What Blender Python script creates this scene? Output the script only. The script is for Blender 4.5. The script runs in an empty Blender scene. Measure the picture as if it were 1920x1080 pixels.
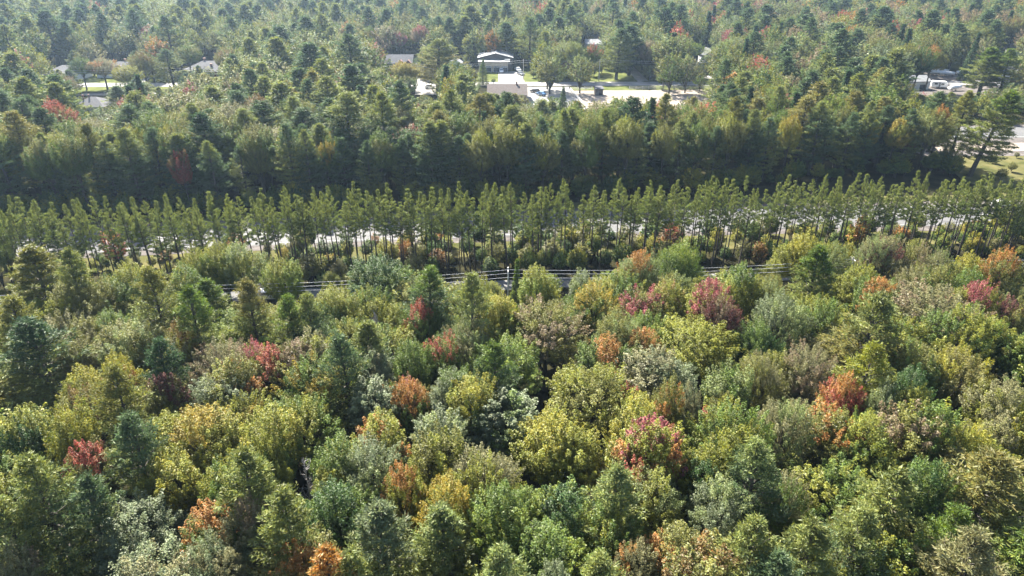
import bpy, math, random
import numpy as np
from mathutils import Vector, Matrix
R = math.radians
sc = bpy.context.scene
col = sc.collection

# ------------------------------------------------------------------ camera, sky, sun, exposure
CAM_H, PITCH, FPX = 55.0, R(27.0), 1280.0
cam = bpy.data.objects.new('camera', bpy.data.cameras.new('camera'))
col.objects.link(cam); sc.camera = cam
cam.location = (0, 0, CAM_H); cam.rotation_euler = (math.pi/2 - PITCH, 0, 0)
cam.data.sensor_width = 36; cam.data.lens = 24.0
cam.data.clip_start = .5; cam.data.clip_end = 6000

SUN_AZ, SUN_EL = R(-24), R(41)          # azimuth measured from +Y towards +X
world = bpy.data.worlds.new('World'); sc.world = world; world.use_nodes = True
wn = world.node_tree
sky = wn.nodes.new('ShaderNodeTexSky'); sky.sky_type = 'NISHITA'; sky.sun_disc = False
sky.sun_elevation = SUN_EL; sky.sun_rotation = SUN_AZ; sky.dust_density = 2.0; sky.air_density = 1.0
wn.links.new(sky.outputs[0], wn.nodes['Background'].inputs['Color'])
wn.nodes['Background'].inputs['Strength'].default_value = .065
sl = bpy.data.lights.new('sun', 'SUN'); sl.energy = 5.0; sl.angle = R(.5); sl.color = (1, .945, .82)
sun = bpy.data.objects.new('sun', sl); col.objects.link(sun)
sd = Vector((math.sin(SUN_AZ)*math.cos(SUN_EL), math.cos(SUN_AZ)*math.cos(SUN_EL), math.sin(SUN_EL)))
sun.rotation_euler = sd.to_track_quat('Z', 'Y').to_euler(); sun.location = (0, 0, 120)
sc.view_settings.view_transform = 'Standard'; sc.view_settings.look = 'None'
sc.view_settings.exposure = 2.48; sc.view_settings.gamma = 1
cy = sc.cycles
cy.use_denoising = True; cy.denoising_input_passes = 'RGB_ALBEDO_NORMAL'; cy.denoising_prefilter = 'ACCURATE'
cy.max_bounces = 6; cy.diffuse_bounces = 3; cy.glossy_bounces = 2; cy.transmission_bounces = 4
cy.volume_bounces = 1; cy.transparent_max_bounces = 4

# ------------------------------------------------------------------ measuring helpers (pixels of the 1920 photo -> metres)
cp, sp = math.cos(PITCH), math.sin(PITCH)
def at(px, py, z=0.0):
    x, y = (px-960)/FPX, -(py-540)/FPX
    d = (x, cp + y*sp, -sp + y*cp)
    t = (CAM_H - z)/(-d[2])
    return Vector((d[0]*t, d[1]*t, z))
def proj(X, Y, Z):
    dep = Y*cp + (CAM_H-Z)*sp
    up = Y*sp - (CAM_H-Z)*cp
    return 960 + FPX*X/dep, 540 - FPX*up/dep, dep
def bend(X): return .083*X - .00022*X*X if X < 180 else 7.8      # how the highway corridor curves
def uu(X, Y): return Y - bend(X)

# ------------------------------------------------------------------ object helpers
def tag(o, label=None, cat=None, group=None, kind=None):
    if label: o['label'] = label
    if cat: o['category'] = cat
    if group: o['group'] = group
    if kind: o['kind'] = kind
    return o
def link(name, me, parent=None, loc=(0, 0, 0), rz=0.0):
    o = bpy.data.objects.new(name, me); col.objects.link(o)
    o.location = loc; o.rotation_euler = (0, 0, rz)
    if parent: o.parent = parent
    return o

class MB:                                            # collects faces, builds one mesh
    def __init__(s): s.v, s.f, s.m = [], [], []
    def add(s, vs, fs, m=0):
        b = len(s.v); s.v += [tuple(v) for v in vs]
        for f in fs: s.f.append(tuple(i+b for i in f)); s.m.append(m)
        return s
    def box(s, c, size, rz=0, m=0, taper=1.0):
        x, y, z = size[0]/2, size[1]/2, size[2]/2
        ca, sa = math.cos(rz), math.sin(rz); vs = []
        for k, zz in ((1, -z), (taper, z)):
            for a, b in ((-x, -y), (x, -y), (x, y), (-x, y)):
                a *= k; b *= k
                vs.append((c[0]+a*ca-b*sa, c[1]+a*sa+b*ca, c[2]+zz))
        return s.add(vs, [(3, 2, 1, 0), (4, 5, 6, 7), (0, 1, 5, 4), (1, 2, 6, 5), (2, 3, 7, 6), (3, 0, 4, 7)], m)
    def tube(s, pts, rad, n=6, m=0):
        vs, fs = [], []
        P = [Vector(p) for p in pts]
        for i, p in enumerate(P):
            t = (P[min(i+1, len(P)-1)] - P[max(i-1, 0)]).normalized()
            a = t.orthogonal().normalized(); b = t.cross(a)
            for k in range(n):
                w = 2*math.pi*k/n
                vs.append(p + (a*math.cos(w) + b*math.sin(w))*rad[i])
        for i in range(len(P)-1):
            for k in range(n):
                k2 = (k+1) % n
                fs.append((i*n+k, i*n+k2, (i+1)*n+k2, (i+1)*n+k))
        fs.append(tuple(range(n))[::-1]); fs.append(tuple((len(P)-1)*n+k for k in range(n)))
        return s.add(vs, fs, m)
    def mesh(s, name, mats):
        me = bpy.data.meshes.new(name); me.from_pydata(s.v, [], s.f)
        for m in mats: me.materials.append(m)
        me.polygons.foreach_set('material_index', s.m); me.update()
        return me
    def build(s, name, mats, parent=None, loc=(0, 0, 0), rz=0.0, bevel=0):
        if not isinstance(mats, (list, tuple)): mats = [mats]
        o = link(name, s.mesh(name, mats), parent, loc, rz)
        if bevel:
            b = o.modifiers.new('bevel', 'BEVEL'); b.width = bevel; b.segments = 2; b.limit_method = 'ANGLE'
        return o

# ------------------------------------------------------------------ materials
def mat(name, c1, c2=None, scale=1.0, rough=.8, metal=0.0, bump=0.0, spec=.5, detail=4):
    m = bpy.data.materials.new(name); m.use_nodes = True; nt = m.node_tree
    b = nt.nodes['Principled BSDF']
    b.inputs['Roughness'].default_value = rough; b.inputs['Metallic'].default_value = metal
    b.inputs['Specular IOR Level'].default_value = spec
    if c2 is None: b.inputs['Base Color'].default_value = (*c1, 1)
    else:
        tc = nt.nodes.new('ShaderNodeTexCoord'); n = nt.nodes.new('ShaderNodeTexNoise')
        n.inputs['Scale'].default_value = scale; n.inputs['Detail'].default_value = detail
        nt.links.new(tc.outputs['Object'], n.inputs['Vector'])
        r = nt.nodes.new('ShaderNodeValToRGB')
        r.color_ramp.elements[0].position = .35; r.color_ramp.elements[1].position = .65
        r.color_ramp.elements[0].color = (*c1, 1); r.color_ramp.elements[1].color = (*c2, 1)
        nt.links.new(n.outputs['Fac'], r.inputs['Fac']); nt.links.new(r.outputs['Color'], b.inputs['Base Color'])
        if bump:
            bp = nt.nodes.new('ShaderNodeBump'); bp.inputs['Strength'].default_value = bump
            nt.links.new(n.outputs['Fac'], bp.inputs['Height']); nt.links.new(bp.outputs['Normal'], b.inputs['Normal'])
    return m

def leaf_mat(name, trans, gloss, rough):
    """leaves: colour from the tree's own tint / turned tint, varied by sprig and by leaf"""
    m = bpy.data.materials.new(name); m.use_nodes = True; nt = m.node_tree; N = nt.nodes; L = nt.links
    N.clear(); out = N.new('ShaderNodeOutputMaterial')
    def attr(n, t='INSTANCER'):
        a = N.new('ShaderNodeAttribute'); a.attribute_type = t; a.attribute_name = n; return a
    lv = attr('lv', 'GEOMETRY'); sep = N.new('ShaderNodeSeparateColor'); L.new(lv.outputs['Color'], sep.inputs[0])
    t1, t2, tf = attr('tint'), attr('tint2'), attr('turn')
    def math_(op, a, b, clamp=False):
        n = N.new('ShaderNodeMath'); n.operation = op; n.use_clamp = clamp
        for i, x in enumerate((a, b)):
            if isinstance(x, (int, float)): n.inputs[i].default_value = x
            elif x is not None: L.new(x, n.inputs[i])
        return n.outputs[0]
    k = math_('ADD', sep.outputs[1], tf.outputs['Fac'])                 # g + f
    k = math_('SUBTRACT', k, 1.0); k = math_('MULTIPLY', k, 7.0); k = math_('ADD', k, .5, True)
    mx = N.new('ShaderNodeMix'); mx.data_type = 'RGBA'; L.new(k, mx.inputs['Factor'])
    L.new(t1.outputs['Color'], mx.inputs['A']); L.new(t2.outputs['Color'], mx.inputs['B'])
    hs = N.new('ShaderNodeHueSaturation'); L.new(mx.outputs['Result'], hs.inputs['Color'])
    h = math_('MULTIPLY_ADD', sep.outputs[2], .05); h.node.inputs[2].default_value = .475; L.new(h, hs.inputs['Hue'])
    v = math_('MULTIPLY_ADD', sep.outputs[0], .95); v.node.inputs[2].default_value = .55; L.new(v, hs.inputs['Value'])
    s = math_('MULTIPLY_ADD', sep.outputs[2], -.25); s.node.inputs[2].default_value = 1.05; L.new(s, hs.inputs['Saturation'])
    d = N.new('ShaderNodeBsdfDiffuse'); tr = N.new('ShaderNodeBsdfTranslucent'); g = N.new('ShaderNodeBsdfGlossy')
    L.new(hs.outputs[0], d.inputs['Color'])
    tb = N.new('ShaderNodeHueSaturation'); tb.inputs['Value'].default_value = 1.5; tb.inputs['Saturation'].default_value = 1.15
    L.new(hs.outputs[0], tb.inputs['Color']); L.new(tb.outputs[0], tr.inputs['Color'])
    g.inputs['Roughness'].default_value = rough; g.inputs['Color'].default_value = (1, 1, 1, 1)
    a = N.new('ShaderNodeMixShader'); a.inputs[0].default_value = trans; L.new(d.outputs[0], a.inputs[1]); L.new(tr.outputs[0], a.inputs[2])
    b = N.new('ShaderNodeMixShader'); b.inputs[0].default_value = gloss; L.new(a.outputs[0], b.inputs[1]); L.new(g.outputs[0], b.inputs[2])
    L.new(b.outputs[0], out.inputs['Surface'])
    return m
M = dict(
    leaf=leaf_mat('leaf', .27, .012, .45), needle=leaf_mat('needle', .3, .012, .5), pale=leaf_mat('pale_leaf', .35, .018, .5),
    bark=mat('bark', (.03, .025, .02), (.075, .065, .055), 6, .9, bump=.4),
    redbark=mat('pine_bark', (.03, .024, .02), (.075, .058, .046), 5, .9, bump=.3),
    snag=mat('dead_wood', (.22, .2, .2), (.42, .39, .38), 4, .85),
    floor=mat('forest_floor', (.012, .013, .008), (.035, .032, .016), .35, 1, detail=8, spec=0),
    gravel=mat('gravel', (.07, .062, .06), (.13, .115, .108), .5, 1, detail=8, spec=.08),
    asphalt=mat('asphalt', (.08, .08, .085), (.11, .108, .11), .25, .8, detail=6, spec=.2),
    lane=mat('old_asphalt', (.1, .1, .1), (.16, .155, .15), .3, .9, spec=.15),
    concrete=mat('pale_concrete', (.2, .192, .185), (.27, .26, .25), .3, .95, spec=.12),
    sand=mat('sand', (.19, .16, .135), (.26, .225, .19), .2, 1, detail=6, spec=.05),
    grass=mat('grass', (.06, .075, .024), (.115, .125, .045), .15, 1, detail=8, spec=0),
    drygrass=mat('dry_grass', (.05, .055, .02), (.11, .1, .045), .2, 1, detail=8, spec=0),
    line=mat('road_paint', (.35, .35, .34), spec=.1),
    roof=mat('grey_shingle', (.075, .075, .085), (.12, .12, .13), 2.5, .95, spec=.15), roofb=mat('brown_shingle', (.08, .066, .062), (.11, .092, .088), 2.5, .95, spec=.15),
    roofw=mat('pale_metal_roof', (.17, .175, .19), (.22, .225, .24), 1, .7, spec=.3), wall=mat('dark_siding', (.1, .085, .08), (.14, .12, .11), 1.5),
    wallw=mat('white_siding', (.6, .6, .58), (.7, .7, .68), 1.5), brick=mat('red_brick', (.17, .08, .06), (.24, .12, .09), 6),
    wallb=mat('tan_siding', (.33, .27, .2), (.4, .33, .26), 1.5), trim=mat('white_trim', (.75, .75, .75)),
    glass=mat('window_glass', (.03, .04, .05), rough=.08, spec=.8), darkdoor=mat('dark_door', (.04, .05, .07), rough=.4),
    white=mat('white_paint', (.8, .8, .8), rough=.25), black=mat('black_paint', (.02, .02, .025), rough=.2),
    blue=mat('blue_paint', (.1, .2, .35), rough=.25), red=mat('red_paint', (.35, .03, .03), rough=.25),
    grey=mat('grey_paint', (.25, .26, .28), rough=.25, metal=.4), rubber=mat('rubber', (.02, .02, .02)),
    chrome=mat('rim_metal', (.5, .5, .5), rough=.3, metal=1), pole=mat('weathered_pole', (.4, .38, .35), (.55, .52, .5), 3),
    wire=mat('aluminium_wire', (.6, .6, .62), rough=.5), tarp=mat('tarp', (.5, .52, .55), (.75, .75, .75), .6, .5),
)

# ------------------------------------------------------------------ the ground
def sheet(name, pts, z, m, sub=None, kind='structure'):
    mb = MB()
    mb.add([(x, y, z) for x, y in pts], [tuple(range(len(pts)))])
    o = mb.build(name, m); tag(o, kind=kind)
    return o
g = MB(); n = 60; xs = np.linspace(-2500, 2500, n); ys = np.linspace(-900, 4000, n)
g.add([(x, y, 0) for y in ys for x in xs], [(j*n+i, j*n+i+1, (j+1)*n+i+1, (j+1)*n+i) for j in range(n-1) for i in range(n-1)])
tag(g.build('ground', M['floor']), kind='structure')

def band(name, u0, u1, x0, x1, z, m, step=6):
    mb = MB(); X = np.arange(x0, x1+step, step); vs = []
    for x in X: vs += [(x, u0+bend(x), z), (x, u1+bend(x), z)]
    mb.add(vs, [(2*i, 2*i+2, 2*i+3, 2*i+1) for i in range(len(X)-1)])
    return tag(mb.build(name, m), kind='structure')
band('verge', 122, 151, -420, 125, .02, M['drygrass'])
band('gravel_shoulder', 129, 147, -420, 480, .05, M['gravel'])
band('highway', 131.5, 144, -420, 480, .09, M['asphalt'])
band('road_line', 137.65, 137.85, -420, 480, .13, M['line'])
band('road_edge_line', 132.3, 132.45, -420, 480, .13, M['line'])
band('road_edge_line', 143.1, 143.25, -420, 480, .13, M['line'])
band('service_lane', 107.3, 111, -420, 480, .06, M['lane'])
def P(px, py): v = at(px, py); return (v.x, v.y)
sheet('grass_field', [(118, 149+7.8), (480, 157), (480, 192), (122, 192), (116, 170)], .03, M['drygrass'])
sheet('side_road_shoulder', [(118, 191), (480, 191), (480, 228), (112, 228)], .05, M['gravel'])
sheet('side_road', [(114, 211), (480, 211), (480, 225), (112, 225)], .09, M['asphalt'])
sheet('side_road_line', [(114, 212), (480, 212), (480, 212.3), (114, 212.3)], .13, M['line'])
sheet('dirt_strip', [(117, 196), (480, 196), (480, 205), (115, 205)], .09, M['sand'])
# residential street and yards
sheet('street', [(-330, 292), (330, 300), (330, 309), (-330, 301)], .09, M['concrete'])
sheet('lawn', [(-16, 302), (112, 304), (118, 350), (30, 352), (-16, 330)], .04, M['grass'])
sheet('driveway', [P(1196, 154), P(1216, 152), P(1190, 128), P(1182, 112), P(1166, 112), P(1172, 128)], .1, M['concrete'])
sheet('house_driveway', [P(934, 166), P(988, 166), P(977, 134), P(934, 134)], .1, M['concrete'])
sheet('gravel_lot', [P(990, 163), P(1068, 163), P(1098, 205), P(900, 205), P(900, 180)], .05, M['concrete'])
sheet('riding_yard', [P(1069, 170), P(1335, 168), P(1345, 205), P(1100, 205)], .05, M['sand'])
sheet('lawn_strip', [P(1066, 163.5), P(1335, 158), P(1335, 167.8), P(1069, 169.8)], .05, M['grass'])
sheet('side_yard', [P(1325, 152), P(1342, 146), P(1325, 130), P(1300, 130)], .1, M['concrete'])
sheet('lawn', [P(138, 172), P(245, 172), P(245, 138), P(138, 138)], .04, M['grass'])
sheet('lawn', [P(280, 168), P(325, 168), P(320, 138), P(280, 138)], .04, M['grass'])
sheet('house_driveway', [P(240, 160), P(262, 160), P(300, 134), P(292, 134)], .1, M['concrete'])
sheet('street_branch', [P(140, 180), P(420, 176), P(420, 172), P(140, 176)], .08, M['lane'])
sheet('parking_pad', [P(778, 178), P(835, 178), P(828, 148), P(782, 148)], .1, M['concrete'])
sheet('equipment_yard', [P(1690, 190), P(1925, 190), P(1925, 105), P(1740, 105)], .04, M['grass'])
sheet('yard_gravel', [P(1700, 186), P(1900, 182), P(1860, 140), P(1730, 128)], .07, M['gravel'])
sheet('yard_pad', [P(400, 165), P(445, 165), P(440, 148), P(405, 148)], .08, M['concrete'])

# ------------------------------------------------------------------ tree meshes
def unit(a): return a/np.maximum(np.linalg.norm(a, axis=-1, keepdims=True), 1e-9)
def quads(name, groups, mats, wood=None):
    """groups: list of (centres, axis, normal, a, b, lv(N,3), matindex); wood: MB merged in with material index"""
    V, LV, MI = [], [], []
    for c, t1, nrm, a, b, lv, mi in groups:
        t1 = unit(t1); t2 = unit(np.cross(nrm, t1)); a = a[:, None]; b = b[:, None]
        q = np.stack([c - t1*a, c + t2*b, c + t1*a, c - t2*b], 1)
        V.append(q.reshape(-1, 3)); LV.append(np.repeat(lv, 4, 0)); MI.append(np.full(len(c), mi))
    V = np.concatenate(V); LV = np.concatenate(LV); MI = np.concatenate(MI); nq = len(MI)
    loops = np.arange(nq*4); starts = np.arange(nq)*4; tot = np.full(nq, 4)
    if wood:
        base = len(V); V = np.concatenate([V, np.array(wood.v)]); LV = np.concatenate([LV, np.zeros((len(wood.v), 3))])
        wl = np.array([i for f in wood.f for i in f]) + base; wt = np.array([len(f) for f in wood.f])
        ws = np.concatenate([[0], np.cumsum(wt)[:-1]]) + len(loops)
        loops = np.concatenate([loops, wl]); starts = np.concatenate([starts, ws]); tot = np.concatenate([tot, wt])
        MI = np.concatenate([MI, np.array(wood.m) + len(mats) - 1])
    me = bpy.data.meshes.new(name)
    me.vertices.add(len(V)); me.vertices.foreach_set('co', V.astype(np.float32).ravel())
    me.loops.add(len(loops)); me.loops.foreach_set('vertex_index', loops.astype(np.int32))
    me.polygons.add(len(tot)); me.polygons.foreach_set('loop_start', starts.astype(np.int32))
    try: me.polygons.foreach_set('loop_total', tot.astype(np.int32))
    except Exception: pass
    for m in mats: me.materials.append(m)
    me.polygons.foreach_set('material_index', MI.astype(np.int32))
    at_ = me.attributes.new('lv', 'FLOAT_COLOR', 'POINT')
    at_.data.foreach_set('color', np.concatenate([LV, np.ones((len(LV), 1))], 1).astype(np.float32).ravel())
    me.update(calc_edges=True)
    return me
def rank(a): r = np.empty(len(a)); r[np.argsort(a)] = np.arange(len(a))/len(a); return r

def broadleaf(seed, H, Rr, base=.36, lobes=11, nspr=340, per=125, leaf=.15, top=.55, plume=1.0, matn='leaf', droop=0.):
    """H height, Rr crown radius; limbs end in lobes, lobes carry upright sprigs of leaves"""
    r = np.random.default_rng(seed); z0 = H*base; zc = z0 + (H-z0)*.42
    ld = unit(np.stack([r.normal(size=lobes), r.normal(size=lobes), r.uniform(-.1, 1.5, lobes)], 1)); ld[0] = (.1, 0, 1)
    la = r.uniform(.75, 1.08, lobes)
    n = nspr; k = np.arange(n) + .5; ph = np.pi*(1+5**.5)*k + r.normal(size=n)*.1
    cz = 1 - 1.55*k/n; sz = np.sqrt(np.clip(1-cz*cz, 0, 1))
    d = np.stack([np.cos(ph)*sz, np.sin(ph)*sz, cz], 1)
    dot = d@ld.T; w = np.exp(-(1-dot)*5.5)*la; rr = .56 + .46*w.max(1); lobe_i = w.argmax(1)
    rr *= r.uniform(.86, 1.08, n)
    up = (H-zc)*np.ones(n); dn = (zc-z0)*np.ones(n)
    C = np.stack([d[:, 0]*Rr*rr, d[:, 1]*Rr*rr, zc + np.where(d[:, 2] > 0, up, dn)*d[:, 2]*rr], 1)
    # inner shell keeps the crown from being see-through
    inner = r.random(n) < .22; C[inner, :2] *= .6; C[inner, 2] = zc + (C[inner, 2]-zc)*.7
    ax = unit(d*np.array([.75, .75, .5]) + np.array([0, 0, .75*plume - droop]))
    L = r.uniform(.55, 1.05, n)*(.85 if Rr < 3 else 1.1); W = L*r.uniform(.38, .6, n)
    N = n*per
    idx = np.repeat(np.arange(n), per)
    t = r.uniform(-.6, 1, N); e = unit(r.normal(size=(N, 3)))*(r.random(N)**.4)[:, None]
    tap = np.sqrt(np.clip(1.02 - t, 0.02, 1))
    c = C[idx] + ax[idx]*(t*L[idx])[:, None] + e*(W[idx]*tap)[:, None]
    nrm = unit(r.normal(size=(N, 3))*.5 + d[idx]*.3 + np.array([0, 0, .75])); t1 = unit(np.cross(nrm, r.normal(size=(N, 3))))
    a = leaf*r.uniform(.55, 1.1, N)*.62; b = a*r.uniform(.55, .8, N)
    sb = r.random(n)*.7; gl = r.random(lobes)
    gg = rank(.55*(C[:, 2]/H) + .5*gl[lobe_i] + .22*r.random(n))
    lv = np.stack([np.clip(sb[idx] + .3*r.random(N), 0, 1), np.clip(gg[idx] + r.normal(size=N)*.035, 0, 1), r.random(N)], 1)
    wd = MB(); tr = Rr*.045 + .04
    wd.tube([(0, 0, -.3), (0, 0, z0*.6), (.1*r.normal(), .1*r.normal(), z0), (.15*r.normal(), .15*r.normal(), zc+.3*(H-zc))], [tr*1.25, tr, tr*.85, tr*.35])
    for i in range(lobes):
        e_ = np.array([ld[i, 0]*Rr*.72, ld[i, 1]*Rr*.72, zc + (H-zc)*ld[i, 2]*.78]); s_ = np.array([0, 0, z0*r.uniform(.85, 1.3)])
        m_ = s_*.5 + e_*.5 + np.array([0, 0, -.3]); m_[:2] *= .8
        wd.tube([s_, m_, e_], [tr*.5, tr*.3, tr*.08], 5)
    return [(c, t1, nrm, a, b, lv, 0)], wd, matn

def conifer(seed, H, Rr, h0=.18, step=.72, per=5, tufts=13, blades=12, blen=.2, bw=.045, rise=(.05, .9), prof='pine',
            gap=.12, side=.3, inner=.3, lean=0.0, barkdead=0):
    r = np.random.default_rng(seed); zs = np.arange(H*h0, H*.985, step); wd = MB()
    tr = (.012*H + .03)*(.62 if prof == 'red' else 1); sway = r.normal(size=2)*.02*H
    def axis(z): f = (z/H)**2; return np.array([sway[0]*f + lean*z, sway[1]*f, z])
    wd.tube([axis(z) if z > 0 else (0, 0, -.3) for z in np.linspace(0, H*.99, 7)], [tr*1.2, tr, tr*.85, tr*.7, tr*.5, tr*.3, tr*.1])
    C, A, S, G = [], [], [], []
    for zi, z in enumerate(zs):
        t = (z-H*h0)/(H*(1-h0))
        if prof == 'pine': pr = (min(1, .55+1.6*t) if t < .3 else 1.0) * (1 - max(0, t-.15)/.85)**(.58 if blades > 11 else .66)
        elif prof == 'spruce': pr = (1-t)**.92*1.02 + .02
        else: pr = (.7 + 2.2*t if t < .12 else .96)*(1 - max(0, t-.12)/.88)**.95       # red pine
        nb = per if prof != 'spruce' else per+2
        off = r.uniform(0, 6.28)
        for k in range(nb):
            if r.random() < gap and t < .85: continue
            az = off + 6.283*k/nb + r.normal()*.25
            ln = Rr*pr*r.uniform(.72, 1.12) if prof != 'spruce' else Rr*pr*r.uniform(.88, 1.06)
            ln = max(ln, .28)
            ra = rise[0] + (rise[1]-rise[0])*t**1.4 + r.normal()*.07
            dirn = np.array([math.cos(az)*math.cos(ra), math.sin(az)*math.cos(ra), math.sin(ra)])
            s_ = axis(z + r.uniform(-.25, .25)); curve = .16*ln if prof != 'spruce' else -.12*ln
            br = lambda q: s_ + dirn*ln*q + np.array([0, 0, curve*q*q])
            if ln > .8 and prof != 'spruce': wd.tube([br(0), br(.5), br(.92)], [tr*.28, tr*.16, tr*.05], 3)
            nt_ = max(3, int(tufts*ln/Rr + 2)); bright = r.random()*.6
            sd_ = np.array([-math.sin(az), math.cos(az), 0])
            for j in range(nt_):
                q = inner + (1-inner)*(j+.5+r.uniform(-.4, .4))/nt_
                fan = r.uniform(-1, 1)*side*ln*(1.25-q)*1.2
                p = br(q) + sd_*fan + np.array([0, 0, r.uniform(-.04, .12)*(1 if prof != 'spruce' else -1)])
                C.append(p); A.append(unit(dirn + sd_*np.sign(fan)*.6*abs(r.normal()) + np.array([0, 0, .55 if prof != 'spruce' else .1])))
                S.append(bright); G.append(t)
    for z in np.arange(H*.12, H*h0, .55) if barkdead else []:
        az = r.uniform(0, 6.28); ln = r.uniform(.5, barkdead)
        s_ = axis(z); wd.tube([s_, s_ + np.array([math.cos(az)*ln, math.sin(az)*ln, -.05*ln])], [.022, .008], 3)
    C = np.array(C); A = np.array(A); n = len(C); idx = np.repeat(np.arange(n), blades); N = len(idx)
    dr = unit(A[idx]*.9 + r.normal(size=(N, 3))*.75)
    c = C[idx] + dr*(blen*r.uniform(.3, 1.0, N))[:, None] + r.normal(size=(N, 3))*(.1*Rr/3 if prof != 'red' else .03)
    nrm = unit(r.normal(size=(N, 3)) + np.array([0, 0, .35])); a = blen*r.uniform(.7, 1.15, N); b = bw*r.uniform(.7, 1.2, N)
    S = np.array(S); gg = rank(np.array(G) + .3*r.random(n))
    lv = np.stack([np.clip(S[idx] + .4*r.random(N), 0, 1), gg[idx], r.random(N)], 1)
    return [(c, dr, nrm, a, b, lv, 0)], wd, 'needle'

def snag(seed, H, Rr):
    r = np.random.default_rng(seed); wd = MB()
    wd.tube([(0, 0, -.3), (.1, 0, H*.5), (.2, .1, H)], [.16, .1, .02], 6)
    for k in range(46):
        z = H*r.uniform(.3, .98); az = r.uniform(0, 6.28); ln = Rr*r.uniform(.5, 1)*(1.15-z/H)*1.5
        s_ = np.array([.2*z/H, 0, z]); d = np.array([math.cos(az), math.sin(az), r.uniform(.5, 1.2)]); m_ = s_+d*ln*.5+r.normal(size=3)*.1; e_ = s_+d*ln+r.normal(size=3)*.15
        wd.tube([s_, m_, e_], [.045, .03, .01], 4)
        for j in range(5):
            q = r.uniform(.3, 1); p = s_+(e_-s_)*q; w = p + r.normal(size=3)*.35*ln*.6 + np.array([0, 0, .4]); wd.tube([p, w], [.022, .01], 3)
    return wd

# per kind: list of prototypes dict(H, R, crown mesh, trunk mesh, whole mesh)
MATIDX = {'leaf': 'leaf', 'needle': 'needle', 'pale': 'pale'}
def make(kind, i, near, far, H, Rr, wood='bark'):
    gq, wd, mn = near
    cr = quads(kind+'_crown', gq, [M[mn]]); tk = wd.mesh(kind+'_trunk', [M[wood]])
    if far: fq, fw, mn = far
    else: fq, fw = gq, wd
    wh = quads(kind, fq, [M[mn], M[wood]], fw)
    c_ = gq[0][0]; H = float(np.percentile(c_[:, 2], 99.6)); Rr = float(np.percentile(np.hypot(c_[:, 0], c_[:, 1]), 95))   # true size of the crown
    return dict(H=H, R=Rr, crown=cr, trunk=tk, whole=wh)
KN = dict(M='maple_tree', A='poplar_tree', O='oak_tree', W='white_pine_tree', S='spruce_tree', R='red_pine_tree', U='sapling', D='dead_tree')
PR = {k: [] for k in KN}
def bl(seed, H, Rr, far=False, **k):
    if far: k['nspr'] = int(k.get('nspr', 300)*.55); k['leaf'] = .34; k['per'] = int(min(100, k.get('per', 92))*.38); k['base'] = .1
    return broadleaf(seed, H, Rr, **k)
for i, (Rr, H, kw) in enumerate([(4.2, 14, dict(lobes=13, plume=1.1)), (3.8, 14.5, dict(lobes=9, plume=1.25)), (4.6, 13.5, dict(lobes=16, nspr=340)), (3.5, 14, dict(lobes=7, plume=1.3, nspr=260)), (4.3, 14, dict(lobes=11, plume=.9)), (3.2, 13, dict(lobes=8, nspr=240, plume=1.3))]):
    PR['M'].append(make('maple_tree', i, bl(10+i, H, Rr, **kw), bl(10+i, H, Rr, True, **kw), H, Rr))
for i, (Rr, H, kw) in enumerate([(4.6, 14, dict(lobes=18, plume=.5, nspr=360)), (4.9, 13, dict(lobes=14, plume=.4, nspr=380)), (4.2, 13.5, dict(lobes=20, plume=.6, nspr=330))]):
    PR['O'].append(make('oak_tree', i, bl(30+i, H, Rr, leaf=.145, per=125, **kw), bl(30+i, H, Rr, True, **kw), H, Rr))
for i, (Rr, H, kw) in enumerate([(3.2, 15, dict(lobes=10, nspr=290, plume=.7)), (4.0, 14, dict(lobes=14, nspr=330, plume=.6)), (2.8, 14.5, dict(lobes=8, nspr=250, plume=.8))]):
    PR['A'].append(make('poplar_tree', i, bl(40+i, H, Rr, leaf=.14, per=120, matn='pale', **kw), bl(40+i, H, Rr, True, leaf=.2, matn='pale', **kw), H, Rr))
for i, (Rr, H) in enumerate([(3.8, 18), (3.4, 17), (4.2, 19), (3.0, 16.5), (3.6, 18)]):
    kw = dict(h0=.2, step=.98-.03*i, per=6, gap=.1+.05*(i % 3), rise=(.02+.05*i, 1.0))
    PR['W'].append(make('white_pine_tree', i, conifer(50+i, H, Rr, tufts=22, blades=14, blen=.19, bw=.042, side=.42, **kw), conifer(50+i, H, Rr, tufts=12, blades=9, blen=.3, bw=.075, side=.45, **kw), H, Rr))
for i, (Rr, H) in enumerate([(2.1, 15), (1.7, 14), (2.5, 16)]):
    kw = dict(h0=.06, step=.42, per=6, prof='spruce', rise=(-.25, .5), gap=.04, inner=.3, side=.35)
    PR['S'].append(make('spruce_tree', i, conifer(60+i, H, Rr, tufts=9, blades=8, blen=.15, bw=.05, **kw), conifer(60+i, H, Rr, tufts=6, blades=6, blen=.24, bw=.09, **kw), H, Rr))
for i, (Rr, H) in enumerate([(2.3, 15), (1.9, 15.5), (2.5, 14.5), (2.1, 15), (2.6, 15.5), (1.9, 14.5)]):
    kw = dict(h0=.46+.05*(i % 3), step=.58, per=5, prof='red', rise=(.12, 1.1), gap=.25, inner=.42, side=.2, barkdead=1.3)
    PR['R'].append(make('red_pine_tree', i, conifer(70+i, H, Rr, tufts=11, blades=12, blen=.18, bw=.03, **kw), None, H, Rr, 'redbark'))
for i, (Rr, H, kw) in enumerate([(1.7, 6, dict(lobes=6, nspr=80)), (1.4, 6.5, dict(lobes=5, nspr=64)), (2.1, 5.5, dict(lobes=8, nspr=96))]):
    PR['U'].append(make('sapling', i, bl(80+i, H, Rr, base=.06, per=60, leaf=.2, **kw), None, H, Rr))
for i, (Rr, H) in enumerate([(2.2, 11), (1.8, 12)]):
    w = snag(90+i, H, Rr); me = w.mesh('dead_tree', [M['snag']]); PR['D'].append(dict(H=H, R=Rr, crown=None, trunk=me, whole=me))

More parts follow.
